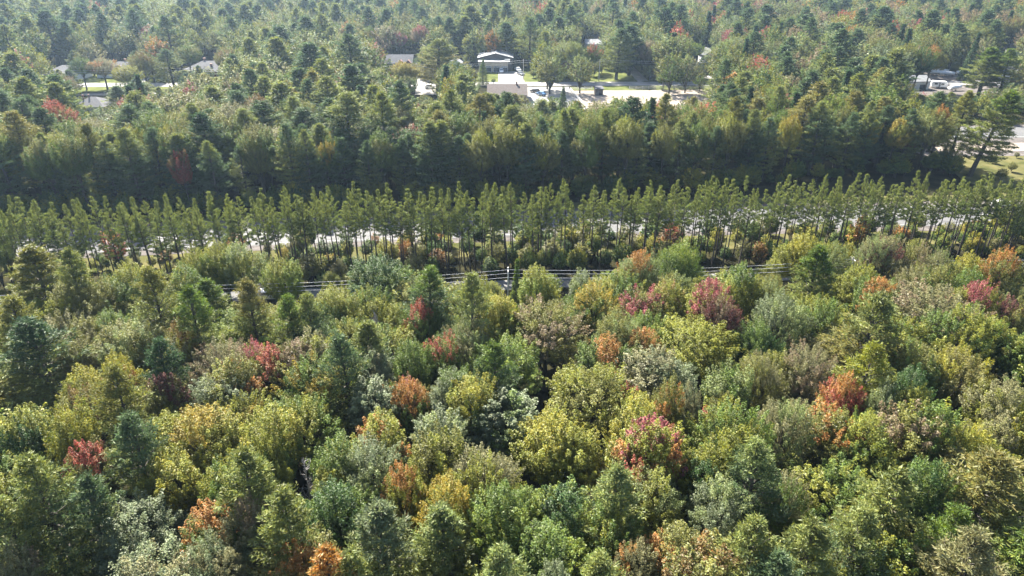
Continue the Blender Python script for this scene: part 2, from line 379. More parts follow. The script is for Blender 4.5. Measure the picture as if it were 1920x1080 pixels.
# ------------------------------------------------------------------ leaf colours (base albedo) and the words for them
PAL = dict(
    dg=(.036, .072, .016), g=(.078, .118, .018), yg=(.155, .165, .019), yy=(.2, .19, .017), gd=(.21, .165, .017), ol=(.128, .13, .027),
    pl=(.135, .165, .05), sv=(.115, .142, .065), tn=(.152, .147, .062), pk=(.175, .132, .075), og=(.25, .122, .024), rd=(.24, .066, .036),
    cr=(.22, .055, .055), ru=(.13, .085, .024), mr=(.11, .045, .035), bg=(.064, .098, .04), py=(.128, .148, .038), pd=(.035, .065, .026),
    lt=(.145, .135, .036), rp=(.11, .14, .035), bt=(.135, .175, .022))
WORD = dict(dg='dark green', g='green', yg='yellow-green', yy='yellow', gd='golden', ol='olive', pl='pale green', sv='silvery',
    tn='tan', pk='pinkish', og='orange', rd='red', cr='crimson', ru='rust-brown', mr='maroon', bg='blue-green', py='light olive',
    pd='dark', lt='brownish', rp='grey-green', bt='bright green')
HEROES = '''
70 600 175 W py pd .3 - broad light-tipped pine at the wooded edge
145 632 72 M tn ol .3 -
225 658 80 M yy og .15 - yellow-crowned maple
300 642 90 W bg pd .4 - dense blue-green pine
262 606 84 M pl ol .3 -
340 609 74 M ru og .4 - rust-topped maple
330 636 72 M tn yy .2 -
415 638 125 O tn pk .35 - wide cream-tan oak
475 646 44 M cr rd .4 - small crimson maple
447 674 52 M og yy .4 - small orange maple
168 692 50 M yy yg .3 -
165 722 76 M ru ol .4 - slim rust maple
222 688 84 W py ol .4 -
310 705 96 M mr ru .5 -
430 686 135 A sv yg .35 - large silver-green poplar
380 764 155 M yg gd .3 - big yellow-green maple with golden rim
130 766 82 M yy yg .5 -
58 768 115 M dg yg .25 -
256 782 84 W py bg .4 -
500 772 135 M yg yy .3 -
165 832 105 M rd ol .35 - red-topped olive maple
75 852 135 W bg py .3 - bulky dark pine
160 902 112 W py bg .3 -
328 852 108 M yy yg .3 - tall bright yellow maple
250 948 175 A sv sv .0 - broad silver-white poplar
410 938 64 M og g .45 - orange sapling-sized maple
472 928 102 M tn pk .4 - tan-pink maple
402 1020 125 O tn sv .4 -
30 1022 85 M tn pk .4 -
462 850 92 W py py .0 -
22 940 64 W py ol .0 -
425 862 90 M g yg .3 -
545 558 95 W py g .3 -
622 540 102 M g yg .4 -
580 556 60 W bg py .2 -
705 488 135 M g dg .5 - big green maple by the wires
707 588 44 D tn tn .0 - leafless grey snag
795 566 76 M rd g .0 - green maple with a red crest
835 626 72 M g rd .4 - red-sided green maple
770 640 84 M g g .0 -
682 608 64 W bg py .3 -
650 630 62 W py bg .3 -
590 628 84 M yg tn .35 -
520 650 40 M rd ol .5 -
556 640 44 M pk ol .3 -
595 672 140 M g gd .45 - large gold-tipped dark maple
705 655 66 A tn sv .5 -
700 706 102 A sv sv .0 -
762 715 94 M g og .5 - orange-shouldered maple
771 708 24 M cr cr .0 - tiny crimson sprig tree
930 648 92 W bg g .2 - round teal pine
850 690 92 A sv g .4 -
890 706 94 M yg yy .3 -
938 738 155 A sv g .25 - huge pale silver poplar
870 598 104 O pl tn .35 -
945 556 104 M bt yy .3 - bright lime maple
820 768 102 A sv pl .3 -
720 782 62 M yg og .3 -
510 812 90 M yg g .3 -
572 862 54 D tn tn .0 - bare grey dead tree
632 828 64 M g yg .3 -
702 826 135 A pl sv .4 -
820 808 96 M yg ol .3 -
632 910 155 M g dg .4 - broad deep green maple
752 874 92 M yg og .2 -
712 938 125 W py sv .3 - pale feathery pine
530 922 104 W lt py .5 - straw-coloured pine
580 1016 56 M og ru .4 -
612 1040 66 W lt og .2 -
832 950 135 W py pl .4 -
842 900 140 M yg gd .5 - yellow maple with orange flank
902 846 150 O yg tn .4 -
942 915 125 M bt g .4 - bright green-gold maple
940 1040 112 W py pl .4 -
660 1040 102 W py py .0 -
1025 572 150 O ol pk .4 - great tan-olive oak
1110 532 118 M g gd .5 - green maple speckled gold
1203 542 64 M cr rd .4 - crimson-crested maple
1160 590 92 O pl ol .3 -
1310 606 190 O yg yg .0 - vast yellow-green oak
1202 618 62 M og pk .5 -
1130 638 118 M g og .35 -
1350 556 84 O pk mr .4 - maroon-pink oak
1422 602 84 M dg g .3 -
1112 696 170 M ol yg .5 - broad olive-gold maple
1178 728 26 M rd og .4 -
1250 712 74 M og ru .6 - ragged rust-orange maple
1297 718 46 A sv tn .4 -
1346 742 28 M rd og .4 -
1202 748 62 M yy yg .5 -
1216 778 46 M cr pk .5 - small pink-red maple
1372 766 155 M g yg .3 - wide green maple
1372 688 84 M g pl .4 -
1040 786 160 M yg yy .35 -
1422 666 92 O ol tn .4 -
1212 800 135 M yg og .35 - orange-edged yellow maple
1187 866 24 M rd rd .0 - tiny scarlet maple
1152 878 92 W py pl .3 -
1226 888 125 A pl yg .4 -
1082 808 112 M yy yg .6 -
1332 828 125 M dg yg .3 -
1420 836 135 W bg pl .2 - tall blue-green pine
1352 902 135 A sv pl .4 -
1050 916 135 M bt dg .4 -
985 922 90 M g bt .4 -
1152 962 105 M yg g .4 -
1190 1018 115 O tn og .3 -
1282 988 64 M og ru .5 - orange-brown maple in the gap
1312 1040 52 M ru og .4 -
1412 980 125 W lt py .5 - shaggy tan pine
1132 1048 84 W py py .0 -
1040 1058 74 A sv sv .0 -
1465 558 112 O pl sv .4 -
1540 560 115 M g yg .3 -
1625 556 145 W lt py .3 - spreading brown-olive pine
1762 546 180 O tn pk .5 - wide tan-grey oak
1802 578 135 M yg g .4 -
1832 530 58 M cr rd .3 - crimson maple on the rise
1520 652 115 O tn pk .3 - cream-tinted oak
1583 706 74 M rd og .35 - flaming red maple
1622 640 125 W py yg .3 -
1722 648 115 M g ol .3 -
1792 656 125 M lt yy .4 - brown-yellow maple
1702 688 92 M dg yg .3 -
1882 716 125 M yg tn .3 -
1852 598 135 M ol yg .4 -
1702 768 60 M pk rd .4 - pink-flushed maple
1552 768 52 M og ru .4 - low orange maple
1622 778 135 M g yg .3 -
1652 718 74 A pl sv .3 -
1742 758 52 M yg g .3 -
1472 756 104 O tn pl .4 -
1822 798 135 M yg yy .3 -
1890 560 74 M mr ru .4 -
1852 850 195 W py lt .3 - huge pale shaggy pine
1652 872 135 W lt py .5 - blond-topped pine
1742 868 92 M dg g .3 -
1602 950 104 W bg py .3 -
1512 988 92 W bg py .3 -
1472 898 104 O tn g .4 -
1662 996 135 M yg g .4 -
1812 996 185 W lt tn .4 - golden-brown feathery pine
1782 958 95 W py g .3 -
1442 1050 74 W py bg .3 -
1562 1058 95 M tn yg .4 -
70 462 122 W py ol .4 - spreading olive pine by the highway
132 470 84 W ol py .4 -
32 560 115 W py ol .3 -
132 528 92 M ol yg .4 -
250 494 106 M g yg .4 - leafy green maple by the service lane
210 520 104 O ol g .3 -
292 500 84 W py ol .3 -
370 464 64 M g yg .5 -
412 454 74 M bt yg .4 -
452 455 52 M pl yg .3 - pale lime tree beside the snag
480 488 34 D tn tn .0 - leafless snag by the power line
470 528 94 W py lt .3 - dense round olive pine
352 500 92 M g yg .3 -
530 484 54 M bt yg .3 - narrow lime-tipped tree
362 540 80 W py g .3 -
802 504 105 W bg g .2 - dense teal pine under the wires
882 518 84 W pl py .3 -
925 556 104 M yg yy .4 -
900 520 60 O pl yg .3 -
965 488 27 S pl g .3 -
1006 498 64 M yg bt .4 -
1095 504 54 A pl sv .4 -
1200 468 64 M pl og .3 - pale orange-tipped tree by the wires
1275 454 86 M g bt .3 - rounded glossy green maple
1500 428 84 M yy yg .5 - tall lemon-yellow poplar
1552 438 84 O pl yg .4 -
1530 462 94 W py g .3 -
1660 428 88 O mr tn .5 - maroon-tan oak
1638 442 64 O tn pl .4 -
1722 458 74 O pk og .4 -
1812 478 52 M yy yg .4 -
1877 468 48 M og rd .4 - orange-red maple by the lane
1873 492 24 M rd rd .0 -
1762 470 62 O tn pl .4 -
1640 518 62 M og yy .35 - glowing orange maple
1330 522 42 M cr pk .4 - narrow crimson maple
1762 500 84 M g ol .3 -
1812 505 84 M g yg .3 -
1720 500 84 O ol tn .4 -
1392 500 60 M yg g .3 -
1440 520 84 O pl ol .4 -
340 283 40 M rd ru .3 400 red maple against the dark wood edge
40 235 74 M bt ol .3 -
110 250 64 M yg ol .3 -
162 234 64 W py ol .3 -
245 238 64 M yg yy .3 -
312 238 52 M yy og .4 - gold-tinted maple in the highway wood
380 213 84 W bg pd .2 - tall blue-green pine in the highway wood
402 290 52 W bg py .2 -
450 274 54 W py bg .3 -
540 234 72 W py bg .3 -
620 256 64 M g gd .4 - dark maple with a gold top
592 240 64 M pl ol .3 -
700 203 60 M pl ol .3 -
758 203 56 M tn ol .4 -
755 262 46 W py bg .4 -
790 260 40 W pl py .3 -
882 252 60 W py bg .4 -
925 218 52 M gd tn .4 - golden maple beyond the highway
1003 224 52 M rd og .3 - scarlet-topped tree beyond the highway
1055 163 32 S g bg .3 246 narrow spire-topped spruce
1078 196 54 M bt g .3 -
1130 208 56 W lt py .4 -
1190 184 86 W bg pd .3 - massive dark pine at the street side
1250 176 60 W py ol .4 -
1375 183 56 W lt ol .4 -
1460 162 64 W g py .2 - spreading bright pine beyond the highway
1475 202 22 M cr rd .3 - small red maple beyond the highway
1482 216 44 M yy gd .5 - golden-yellow maple beyond the highway
1562 180 64 M yg bt .3 -
1640 170 52 M yg g .3 -
1676 174 54 M yg bt .3 -
1510 171 38 M pk tn .3 -
1630 219 52 M gd yg .5 -
1708 218 34 M cr rd .2 - vivid crimson maple at the wood edge
1682 222 50 M gd yg .4 -
1765 200 46 M og rd .3 - orange-red topped maple
1745 206 90 M ol py .4 -
1858 168 88 W py g .2 330 leaning open pine at the wood corner
1405 205 26 M mr pk .4 -
1810 172 66 W py ol .3 -
55 130 78 W bg pd .3 236 broad dark pine near the hip-roofed house
117 140 46 M tn pk .4 222
150 108 44 M g dg .4 168 round lawn maple by the grey-roofed house
190 110 60 M tn og .4 167 orange-tan lawn maple
237 122 52 M yy yg .5 184 yellow tree before the grey house
265 97 50 M ru pk .4 172 rust-pink maple behind the lawn
315 92 62 W py bg .3 170 tall pine on the lawn
350 85 50 M g ol .3 150
427 88 54 M ru ol .35 168 rust-topped tree beside the hip roof
385 140 58 M yg gd .4 200
448 145 72 M mr cr .4 235 dark maple with a crimson top
576 152 34 M rd og .4 222
552 132 60 M g ol .3 210
490 108 64 M pk g .3 190
755 116 56 M yy gd .6 176 golden maple before the gabled house
818 74 92 W lt py .4 172 tall brownish pine by the parking pad
853 114 64 M g dg .3 198
748 60 32 M cr pk .2 112 magenta maple beyond the houses
790 48 38 M pk cr .3 110 pink-red maple beyond the houses
655 38 70 M g og .25 108 round orange-edged maple
693 50 36 M gd g .4 112
993 33 50 W py bg .3 128 tall pine right behind the metal-roofed house
1036 84 44 M pl tn .3 147
1070 77 56 M pl yg .2 149
1108 82 40 M g rd .35 150 red-topped maple near the light pole
1064 116 38 M mr pk .4 152 low maroon maple by the street
1160 53 66 W py bg .3 149 broad-topped pine on the street lawn
1215 76 48 M pk tn .5 144 pinkish thin tree on the lawn
1254 62 60 S lt pd .4 147 dark shaggy spruce on the lawn
1240 90 30 M pl yg .3 146
1300 80 46 M bt g .4 128
1245 15 58 W bg pd .3 110
1370 72 84 O sv pl .3 165
1392 88 44 M tn ru .4 158
1442 74 60 O pl tn .3 150
1380 48 50 M cr pk .3 120 crimson maple behind the pale oaks
1550 76 64 M cr rd .3 125 wide crimson maple beyond the hardwoods
1572 54 60 M pk tn .4 115 pinkish tree behind the crimson one
1530 115 74 M ol g .4 190
1602 92 60 M pk tn .3 165
1650 72 66 O ol pl .3 150
1700 82 56 M ol yg .3 175
1682 104 50 A pl sv .3 185
1728 88 54 M dg g .3 178
1752 86 46 M og ol .3 170
1822 46 92 O pl ol .3 128 big rounded pale oak
1855 90 66 W py g .3 185
1893 92 60 W py g .3 190
1905 32 46 M ru og .4 100 rust-orange maple by the far houses
1450 168 40 M ol g .3 -
905 112 22 S pl g .3 160
1040 120 18 S pl yg .3 152
'''

# ------------------------------------------------------------------ where every tree stands
rng = random.Random(7)
T = []                                       # dict(k, x, y, h, r, c1, c2, f, desc, wpx)
def put(k, X, Y, h, r, c1, c2, f, desc=None, hero=False, lean=0, zone=''):
    T.append(dict(k=k, x=X, y=Y, h=h, r=r, c1=c1, c2=c2, f=f, desc=desc, hero=hero, zone=zone, lean=lean))
def ufront(X): q = min(1, max(0, X/115)); return 153 + 16*q*q*(3-2*q)
def topY(py, z): return (CAM_H - z)/math.tan(PITCH + math.atan((py-540)/FPX))
for ln in HEROES.strip().splitlines():
    q = ln.split(None, 8); px, py, w = float(q[0]), float(q[1]), float(q[2]); k = q[3]; f = float(q[6])
    desc = q[8].strip() if len(q) > 8 and q[8].strip() not in ('', '-') else None
    if q[7] != '-':
        base = at(px, float(q[7])); Y = base.y; a = math.tan(PITCH + math.atan((py-540)/FPX)); h = CAM_H - Y*a; X = None
    else:
        h = dict(W=16.5, S=14, D=11).get(k, 13.5) * rng.uniform(.92, 1.08)
        if w < 40: h *= .82
        if py > 900: h *= .95
        if py < 330: h += 3.0
        Y = topY(py, h)
        if py > 400 and 99 < uu(0, Y) and Y < 130: Y = min(Y, 99)
    if py < 330 and q[7] == '-':                       # nothing of the wood stands on the highway side of its edge
        X0 = (px-960)/FPX*(Y*cp + (CAM_H - h*.8)*sp)
        if uu(X0, Y) < ufront(X0) + 1.5: Y = ufront(X0) + bend(X0) + rng.uniform(1.5, 5); h = max(9, CAM_H - Y*math.tan(PITCH + math.atan((py-540)/FPX)))
    dep = Y*cp + (CAM_H - h*.8)*sp
    X = (px-960)/FPX*dep; r = w*dep/FPX/2*(1.02 if k != 'W' else 1.0)
    q = list(q); REDS = ('cr', 'rd', 'og', 'ru', 'pk', 'mr')
    whole = desc and any(s in desc for s in ('flaming', 'glowing', 'crimson maple', 'red maple', 'vivid', 'magenta', 'maroon', 'rust maple', 'bright yellow', 'pinkish', 'small orange maple'))
    if k in 'MO' and q[4] in REDS and not whole:
        if q[5] in REDS: q[4], q[5], f = 'ol', q[4], .2
        else: q[4], q[5], f = q[5], q[4], .22
    elif q[5] in REDS and not whole: f = min(f, .17)
    if q[5] == 'gd': f = min(f, .26)
    if k == 'W' and py > 400: r = max(r, .205*h)
    if k == 'M' and r < .24*h and py > 400 and w < 70:
        r = .24*h
        if q[4] in ('cr', 'rd', 'og', 'ru', 'pk', 'mr'):      # only the crest of these has turned
            q[5] = q[4]; q[4] = rng.choice(('ol', 'yg', 'g')); f = .24 if w > 30 else .1
    put(k, X, Y, h, r, q[4], q[5], f, desc, True, zone='near' if Y < 105 else 'mid')
nh = len(T)
for t in T:
    if t['desc'] and 'leaning open pine' in t['desc']: t['lean'] = .16

# windows of the picture in which the photo shows open ground, roofs and yards (x0, y0, x1, y1, distance of what is seen there)
SEE = [(90, 121, 124, 130), (196, 117, 238, 128), (352, 112, 400, 124), (144, 146, 205, 163), (152, 184, 196, 196), (285, 146, 308, 164),
       (725, 104, 775, 117), (843, 103, 864, 119), (893, 86, 990, 133), (908, 133, 990, 156), (912, 156, 990, 174), (1000, 152, 1334, 182), (1136, 128, 1232, 170), (1178, 112, 1206, 150), (1100, 69, 1128, 90),
       (1722, 150, 1742, 166), (1748, 148, 1775, 172), (1755, 126, 1790, 146), (1800, 132, 1822, 145), (1834, 146, 1858, 164), (1846, 234, 1920, 330),
       (1890, 126, 1920, 146), (1896, 88, 1920, 100), (1306, 84, 1328, 104), (783, 157, 812, 174)]
SEE = [(a, b, c, d, at((a+c)/2, d).y) for a, b, c, d in SEE]
SOLID = []                                   # ground kept free: (x, y, half width, half depth)
def solid_px(px, py, hw, hd): v = at(px, py); SOLID.append((v.x, v.y, hw, hd))
for a in ((110, 150, 13, 9), (218, 150, 14, 9), (380, 142, 16, 9), (174, 203, 11, 8), (750, 124, 12, 8), (855, 124, 6, 6), (932, 136, 12, 14),
          (950, 186, 11, 8), (1115, 94, 9, 8), (1122, 177, 3, 3), (1715, 172, 9, 7), (1905, 150, 10, 8), (1310, 110, 8, 7), (1190, 102, 9, 7), (1905, 104, 9, 6), (1600, 96, 9, 6)): solid_px(*a)
def free(X, Y, r=0):
    u = uu(X, Y)
    if 105.5 < u < ufront(X) or u > 150 and X > 122 and Y < 232: return False
    if 120 < X and 186 < Y < 232: return False
    if abs(Y - (296.5 + .0121*X)) < 7 and -330 < X < 330: return False
    for a, b, hw, hd in SOLID:
        if abs(X-a) < hw+1 and abs(Y-b) < hd+1: return False
    return True
def hides(X, Y, h, r):
    x0, yt, dp = proj(X, Y, h); _, yb, d2 = proj(X, Y, 0); w = r*FPX/dp*.85
    for a, b, c, d, D in SEE:
        if Y < D+6 and x0+w > a and x0-w < c and yt < d-1 and yb > b: return True
    return False
cell = {}
def near_ok(X, Y, r, tight):
    i, j = int(X//12), int(Y//12)
    for a in (-1, 0, 1):
        for b in (-1, 0, 1):
            for t in cell.get((i+a, j+b), ()):
                if (t['x']-X)**2 + (t['y']-Y)**2 < (tight*(t['r']+r))**2: return False
    return True
def remember(t): cell.setdefault((int(t['x']//12), int(t['y']//12)), []).append(t)
for t in T: remember(t)
H_near = [t for t in T if t['zone'] == 'near' and t['k'] != 'D']; H_mid = [t for t in T if t['zone'] == 'mid']
MIX_STRIP = [('W', 'py', 'bg', .3)]*4 + [('W', 'bg', 'py', .3)]*6 + [('W', 'py', 'lt', .4)]*2 + [('M', 'ol', 'g', .4)]*4 + [('M', 'dg', 'yg', .3)]*2 + [('M', 'g', 'ol', .3)]*3 + [('S', 'bg', 'pd', .3), ('O', 'tn', 'ol', .4), ('M', 'pl', 'tn', .4)]
MIX_BACKL = [('W', 'bg', 'py', .3)]*4 + [('W', 'py', 'bg', .4)]*4 + [('O', 'pl', 'yg', .4)]*4 + [('O', 'ol', 'pl', .4)]*3 + [('W', 'pd', 'bg', .4)]*2 + [('M', 'g', 'ol', .4)]*3 + [('M', 'ol', 'pl', .4)]*4 + [('M', 'g', 'ol', .3)]*3 + [('O', 'pl', 'tn', .3), ('M', 'tn', 'ol', .4)]
MIX_BACKR = [('M', 'ol', 'pl', .4)]*5 + [('O', 'pl', 'tn', .4)]*4 + [('M', 'g', 'ol', .3)]*4 + [('M', 'tn', 'pk', .4)]*2 + [('W', 'py', 'bg', .3)]*4 + [('S', 'bg', 'pd', .3)] + [('A', 'pl', 'sv', .4)]
ACC = [('M', 'ol', 'rd', .4), ('M', 'ol', 'cr', .25), ('M', 'ol', 'og', .45), ('M', 'pk', 'tn', .4), ('M', 'gd', 'yg', .4), ('M', 'ol', 'ru', .45), ('M', 'pk', 'cr', .2)]
def pick(X, Y):
    if uu(X, Y) < 106:
        near = sorted(H_near, key=lambda t: (t['x']-X)**2 + (t['y']-Y)**2)[:5]
        q = rng.choice(near)
        if q['k'] in 'WS' and rng.random() < .45: q = dict(q, k='O', c1='ol', c2='yg')
        if rng.random() < .38: return rng.choice((('M', 'yg', 'g', .4), ('M', 'bt', 'yg', .4), ('M', 'g', 'yg', .4), ('M', 'ol', 'yg', .4), ('O', 'pl', 'ol', .4), ('M', 'g', 'bt', .3)))
        f = min(.6, max(0, q['f'] + rng.uniform(-.2, .2)))
        c1, c2 = q['c1'], q['c2']
        if c2 in ('cr', 'rd', 'og', 'pk', 'ru', 'mr', 'gd'): f *= .2
        if c1 in ('cr', 'rd', 'og', 'mr', 'ru') and rng.random() < .93: c1, c2 = c2 if c2 not in ('cr', 'rd', 'og', 'pk', 'ru') else 'ol', 'yg'
        return q['k'], c1, c2, f
    if uu(X, Y) < 240: m = MIX_STRIP
    else: m = MIX_BACKL if X < 40 + rng.gauss(0, 40) else MIX_BACKR
    pa = .05 if X < 0 else .09
    if Y > 200 and X > 100: pa = .11
    return rng.choice(ACC) if rng.random() < pa else rng.choice(m)
def fill(y0, y1, sp_, tight, hr):
    Y = y0
    while Y < y1:
        s = sp_*(1 + max(0, Y-250)/900)
        half = Y*.80 + 30 + (0 if Y < 300 else 12); X = -half + rng.uniform(0, s)
        while X < half:
            x, y = X + rng.uniform(-.42, .42)*s, Y + rng.uniform(-.42, .42)*s
            X += s
            if not free(x, y): continue
            k, c1, c2, f = pick(x, y)
            h = rng.uniform(*hr)*dict(W=1.17 if y > 112 else 1.0, S=1.0 if y > 112 else .9, A=1.0).get(k, .96); h = min(h, hr[1]*1.2)
            r = (dict(W=.22, S=.14, A=.24, O=.31).get(k, .27) + (.04 if k != 'S' else 0))*h*rng.uniform(.95, 1.4)
            if y < 110 and uu(x, y) > 90: h = rng.uniform(4.5, 8); r = .36*h
            if y < 112:
                px0 = proj(x, y, h)[0]; lim = np.interp(px0, (0, 480, 560, 1420, 1480, 1920), (466, 482, 510, 509, 476, 486))
                while h > 3.5 and proj(x, y, h)[1] < lim: h *= .93
            if not near_ok(x, y, r, tight): continue
            if hides(x, y, h, r):
                h *= .45; r *= .6
                if hides(x, y, h, r): continue
            px, py, dp = proj(x, y, h)
            if Y < 60 and (py > 1290 or abs(px-960) > 1350): continue
            put(k, x, y, h, r, c1, c2, f, zone='near' if uu(x, y) < 106 else 'mid' if y < 440 else 'far'); remember(T[-1])
        Y += s*.92
fill(20, 112, 4.9, .5, (10, 13.4))
n_near = len(T)
X = -135.0                                    # the wood's edge stands as a close wall of tall trees
while X < 116:
    for dy in (2.0, 6.5):
        k, c1, c2, f = rng.choice((('W', 'bg', 'py', .3), ('W', 'bg', 'py', .2), ('W', 'py', 'bg', .4), ('W', 'pd', 'bg', .5), ('M', 'g', 'ol', .3), ('M', 'ol', 'yg', .3)))
        x = X + rng.uniform(-1.6, 1.6); u = ufront(x) + dy + rng.uniform(-1.5, 1.5); h = rng.uniform(15, 19.5); rr_ = h*rng.uniform(.2, .26)
        if near_ok(x, u+bend(x), rr_, .38): put(k, x, u+bend(x), h, rr_, c1, c2, f, zone='mid'); remember(T[-1])
    X += 4.6
fill(146, 250, 5.8, .5, (14.5, 20))
fill(250, 440, 6.6, .52, (15, 21.5))
fill(440, 660, 7.4, .5, (15, 23))
# the straight planted rows between the lane and the highway
for row, (u, sp_) in enumerate(((113.8, 2.4), (116.4, 2.4), (119.0, 2.6))):
    X = -118 + row*1.3
    while X < 128:
        x = X + rng.uniform(-.8, .8); X += sp_
        if x < -55 and rng.random() < .1 or rng.random() < .05: continue
        h = rng.uniform(13.4, 16.4) + (.3 if row == 1 else 0)
        if x < -60: h -= .4
        put('R', x, u + bend(x) + rng.uniform(-.5, .5), h, rng.uniform(1.35, 2.0), 'rp', 'py', rng.uniform(.2, .6), zone='row'); T[-1]['row'] = ('front', 'middle', 'back')[row]
# saplings and brush growing under the rows
UM = [('g', 'yg')]*8 + [('dg', 'g')]*7 + [('yg', 'yy')]*4 + [('ol', 'tn')]*3 + [('yy', 'gd'), ('ru', 'og')]
for i in range(460):
    x = rng.uniform(-115, 122); u = rng.choice((rng.uniform(112, 120), rng.uniform(120.5, 129))); h = rng.uniform(2.4, 5.6) if u < 120 else rng.uniform(2.8, 5.6)
    if x < -58: h *= .62
    if x > 60: h *= .8
    c = rng.choice(UM); put('U', x, u + bend(x), h, h*rng.uniform(.26, .4), c[0], c[1], rng.uniform(.1, .5), zone='under')
for px, py, c1, c2, h in ((1618, 405, 'yy', 'og', 8.5), (203, 432, 'rd', 'og', 8), (1258, 420, 'pk', 'rd', 6.5), (1845, 372, 'yg', 'yy', 7), (1090, 385, 'yg', 'yy', 6.5)):
    Y = topY(py, h); dep = Y*cp + (CAM_H-h)*sp; X = (px-960)/FPX*dep; u = uu(X, Y)
    if not 111 < u < 124: Y += min(123, max(112, u)) - u
    put('U', X, Y, h, 1.9, c1, c2, .4, {'yy': 'yellow-orange sapling among the planted pines', 'rd': 'red-leaved sapling among the planted pines', 'pk': 'pinkish sapling under the planted pines', 'yg': 'lime sapling under the planted pines'}[c1], zone='under')
for i in range(150):                       # brush along the foot of the wood beyond the highway
    x = rng.uniform(-135, 118); u = ufront(x) - rng.uniform(-1.5, 3.5); h = rng.uniform(2.5, 6.5); c = rng.choice(UM[:18])
    put('U', x, u + bend(x), h, h*rng.uniform(.32, .45), c[0], c[1], rng.uniform(.1, .5), zone='mid')
# small shrubs in the street yards
for px, py, h, c in ((1010, 152, 3.2, 'pl'), (1028, 154, 2.6, 'yg'), (1046, 154, 2.8, 'pl'), (1000, 146, 3.5, 'yg'), (880, 152, 3.5, 'yg'), (868, 160, 4, 'pl'), (892, 150, 3, 'yg'), (1237, 147, 3.2, 'dg'), (1203, 131, 1.6, 'dg'), (1860, 306, 2.4, 'ol'), (1895, 322, 2.6, 'ol'), (1905, 296, 1.6, 'drg'), (1875, 338, 3, 'ol'), (925, 157, 2.2, 'g')):
    v = at(px, py); put('U', v.x, v.y, h, h*.45, c if c in PAL else 'tn', 'ol', .3, zone='yard')

# ------------------------------------------------------------------ which trees show, and how large (front to back over a coarse picture)
GW, GH = 960, 540; cover = np.zeros((GH, GW), bool)
order = sorted(range(len(T)), key=lambda i: T[i]['y'])
for i in order:
    t = T[i]; px, pt, dp = proj(t['x'], t['y'], t['h']); low = .25 if t['k'] in 'MOAWD' else (.45 if t['k'] == 'R' else .05)
    _, pb, d2 = proj(t['x'], t['y'], t['h']*low); w = t['r']*FPX/dp
    pb += w*.3; cx, cyy, hw, hh = px/2, (pt+pb)/4, w/2, max((pb-pt)/4, .6)
    x0, x1, y0, y1 = int(max(0, cx-hw)), int(min(GW, cx+hw+1)), int(max(0, cyy-hh)), int(min(GH, cyy+hh+1))
    t['vis'] = 0
    if x1 <= x0 or y1 <= y0: continue
    yy_, xx_ = np.mgrid[y0:y1, x0:x1]; el = ((xx_+.5-cx)/hw)**2 + ((yy_+.5-cyy)/hh)**2 < 1
    if t['k'] in 'SW': el &= abs(xx_+.5-cx) < hw*np.clip((yy_+1-y0)/(y1-y0)*1.6+.15, 0, 1)
    sub = cover[y0:y1, x0:x1]; t['vis'] = int((el & ~sub).sum())
    if t['k'] != 'R' and t['k'] != 'D': sub |= el
    elif t['k'] == 'R': sub |= el & (((xx_+yy_) % 3) > 0)
LIMIT = 285
indiv, mass = [], []
for k in KN:
    c = sorted([t for t in T if t['k'] == k and t['vis'] >= (7 if not t['hero'] else 1) and (t['y'] < 440 or t['hero'])], key=lambda t: -(t['vis'] + (1e6 if t['hero'] else 0)))
    indiv += c[:LIMIT]
ids = {id(t) for t in indiv}
mass = [t for t in T if id(t) not in ids]
print('TREES', len(T), 'individual', len(indiv), {k: sum(t['k'] == k for t in indiv) for k in KN}, 'mass', len(mass))

# ------------------------------------------------------------------ labels that say which tree
LM = [t for t in indiv if t['desc']]
EXTRA = []
def lm_add(name, px, py): v = at(px, py); EXTRA.append(dict(x=v.x, y=v.y, desc=name))
for a in (('metal-roofed house', 930, 140), ('brown-roofed house', 950, 188), ('hip-roofed house', 172, 203), ('long grey-roofed house', 110, 145), ('sandy riding yard', 1150, 178),
          ('equipment yard', 1770, 165), ('gabled grey house', 750, 124), ('street light pole', 1124, 152), ('side road', 1900, 290), ('hip-roofed brick house', 380, 142)): lm_add(*a)
def short(d): return d.split(' with ')[0].split(' by the ')[0].split(' at the ')[0].split(' against ')[0].split(' beyond the ')[0].split(' behind ')[0].split(' before ')[0].split(' near ')[0].split(' under the ')[0].split(' beside ')[0].split(' on the ')[0].split(' in the ')[0].split(' among ')[0]
def colour_words(t):
    a, b = WORD[t['c1']], WORD[t['c2']]
    if t['k'] == 'D': return 'bare grey'
    if a == b or t['f'] < .12: return a
    if t['f'] > .42: return '%s and %s' % (b, a)
    return '%s, %s-topped' % (a, b)
NOUN = dict(M='maple', A='poplar', O='oak', W='white pine', S='spruce', R='slender pine', U='sapling', D='dead tree')
def size_word(t):
    base = dict(M=13, A=13, O=13, W=16.5, S=13.5, R=15, U=4.2, D=11)[t['k']]; s = t['h']/base; w = t['r']/t['h']
    a = 'tall' if s > 1.1 else 'low' if s < .82 else ''
    b = 'wide' if w > .34 else 'narrow' if w < .17 and t['k'] != 'R' else ''
    return (a + ' ' + b).strip()
def rel(t, m, j):
    dx, dy = t['x']-m['x'], t['y']-m['y']; d = math.hypot(dx, dy)
    far = 'just ' if d < 9 else '' if d < 22 else 'well '
    if abs(dy) > abs(dx)*1.0: return far + ('behind' if dy > 0 else 'in front of')
    return (('close beside' if d < 9 else 'beside' if d < 16 else 'some way from'))
def near_lms(t, n, pool): return sorted(pool, key=lambda m: (m['x']-t['x'])**2 + (m['y']-t['y'])**2)[:n]
used_labels = {}
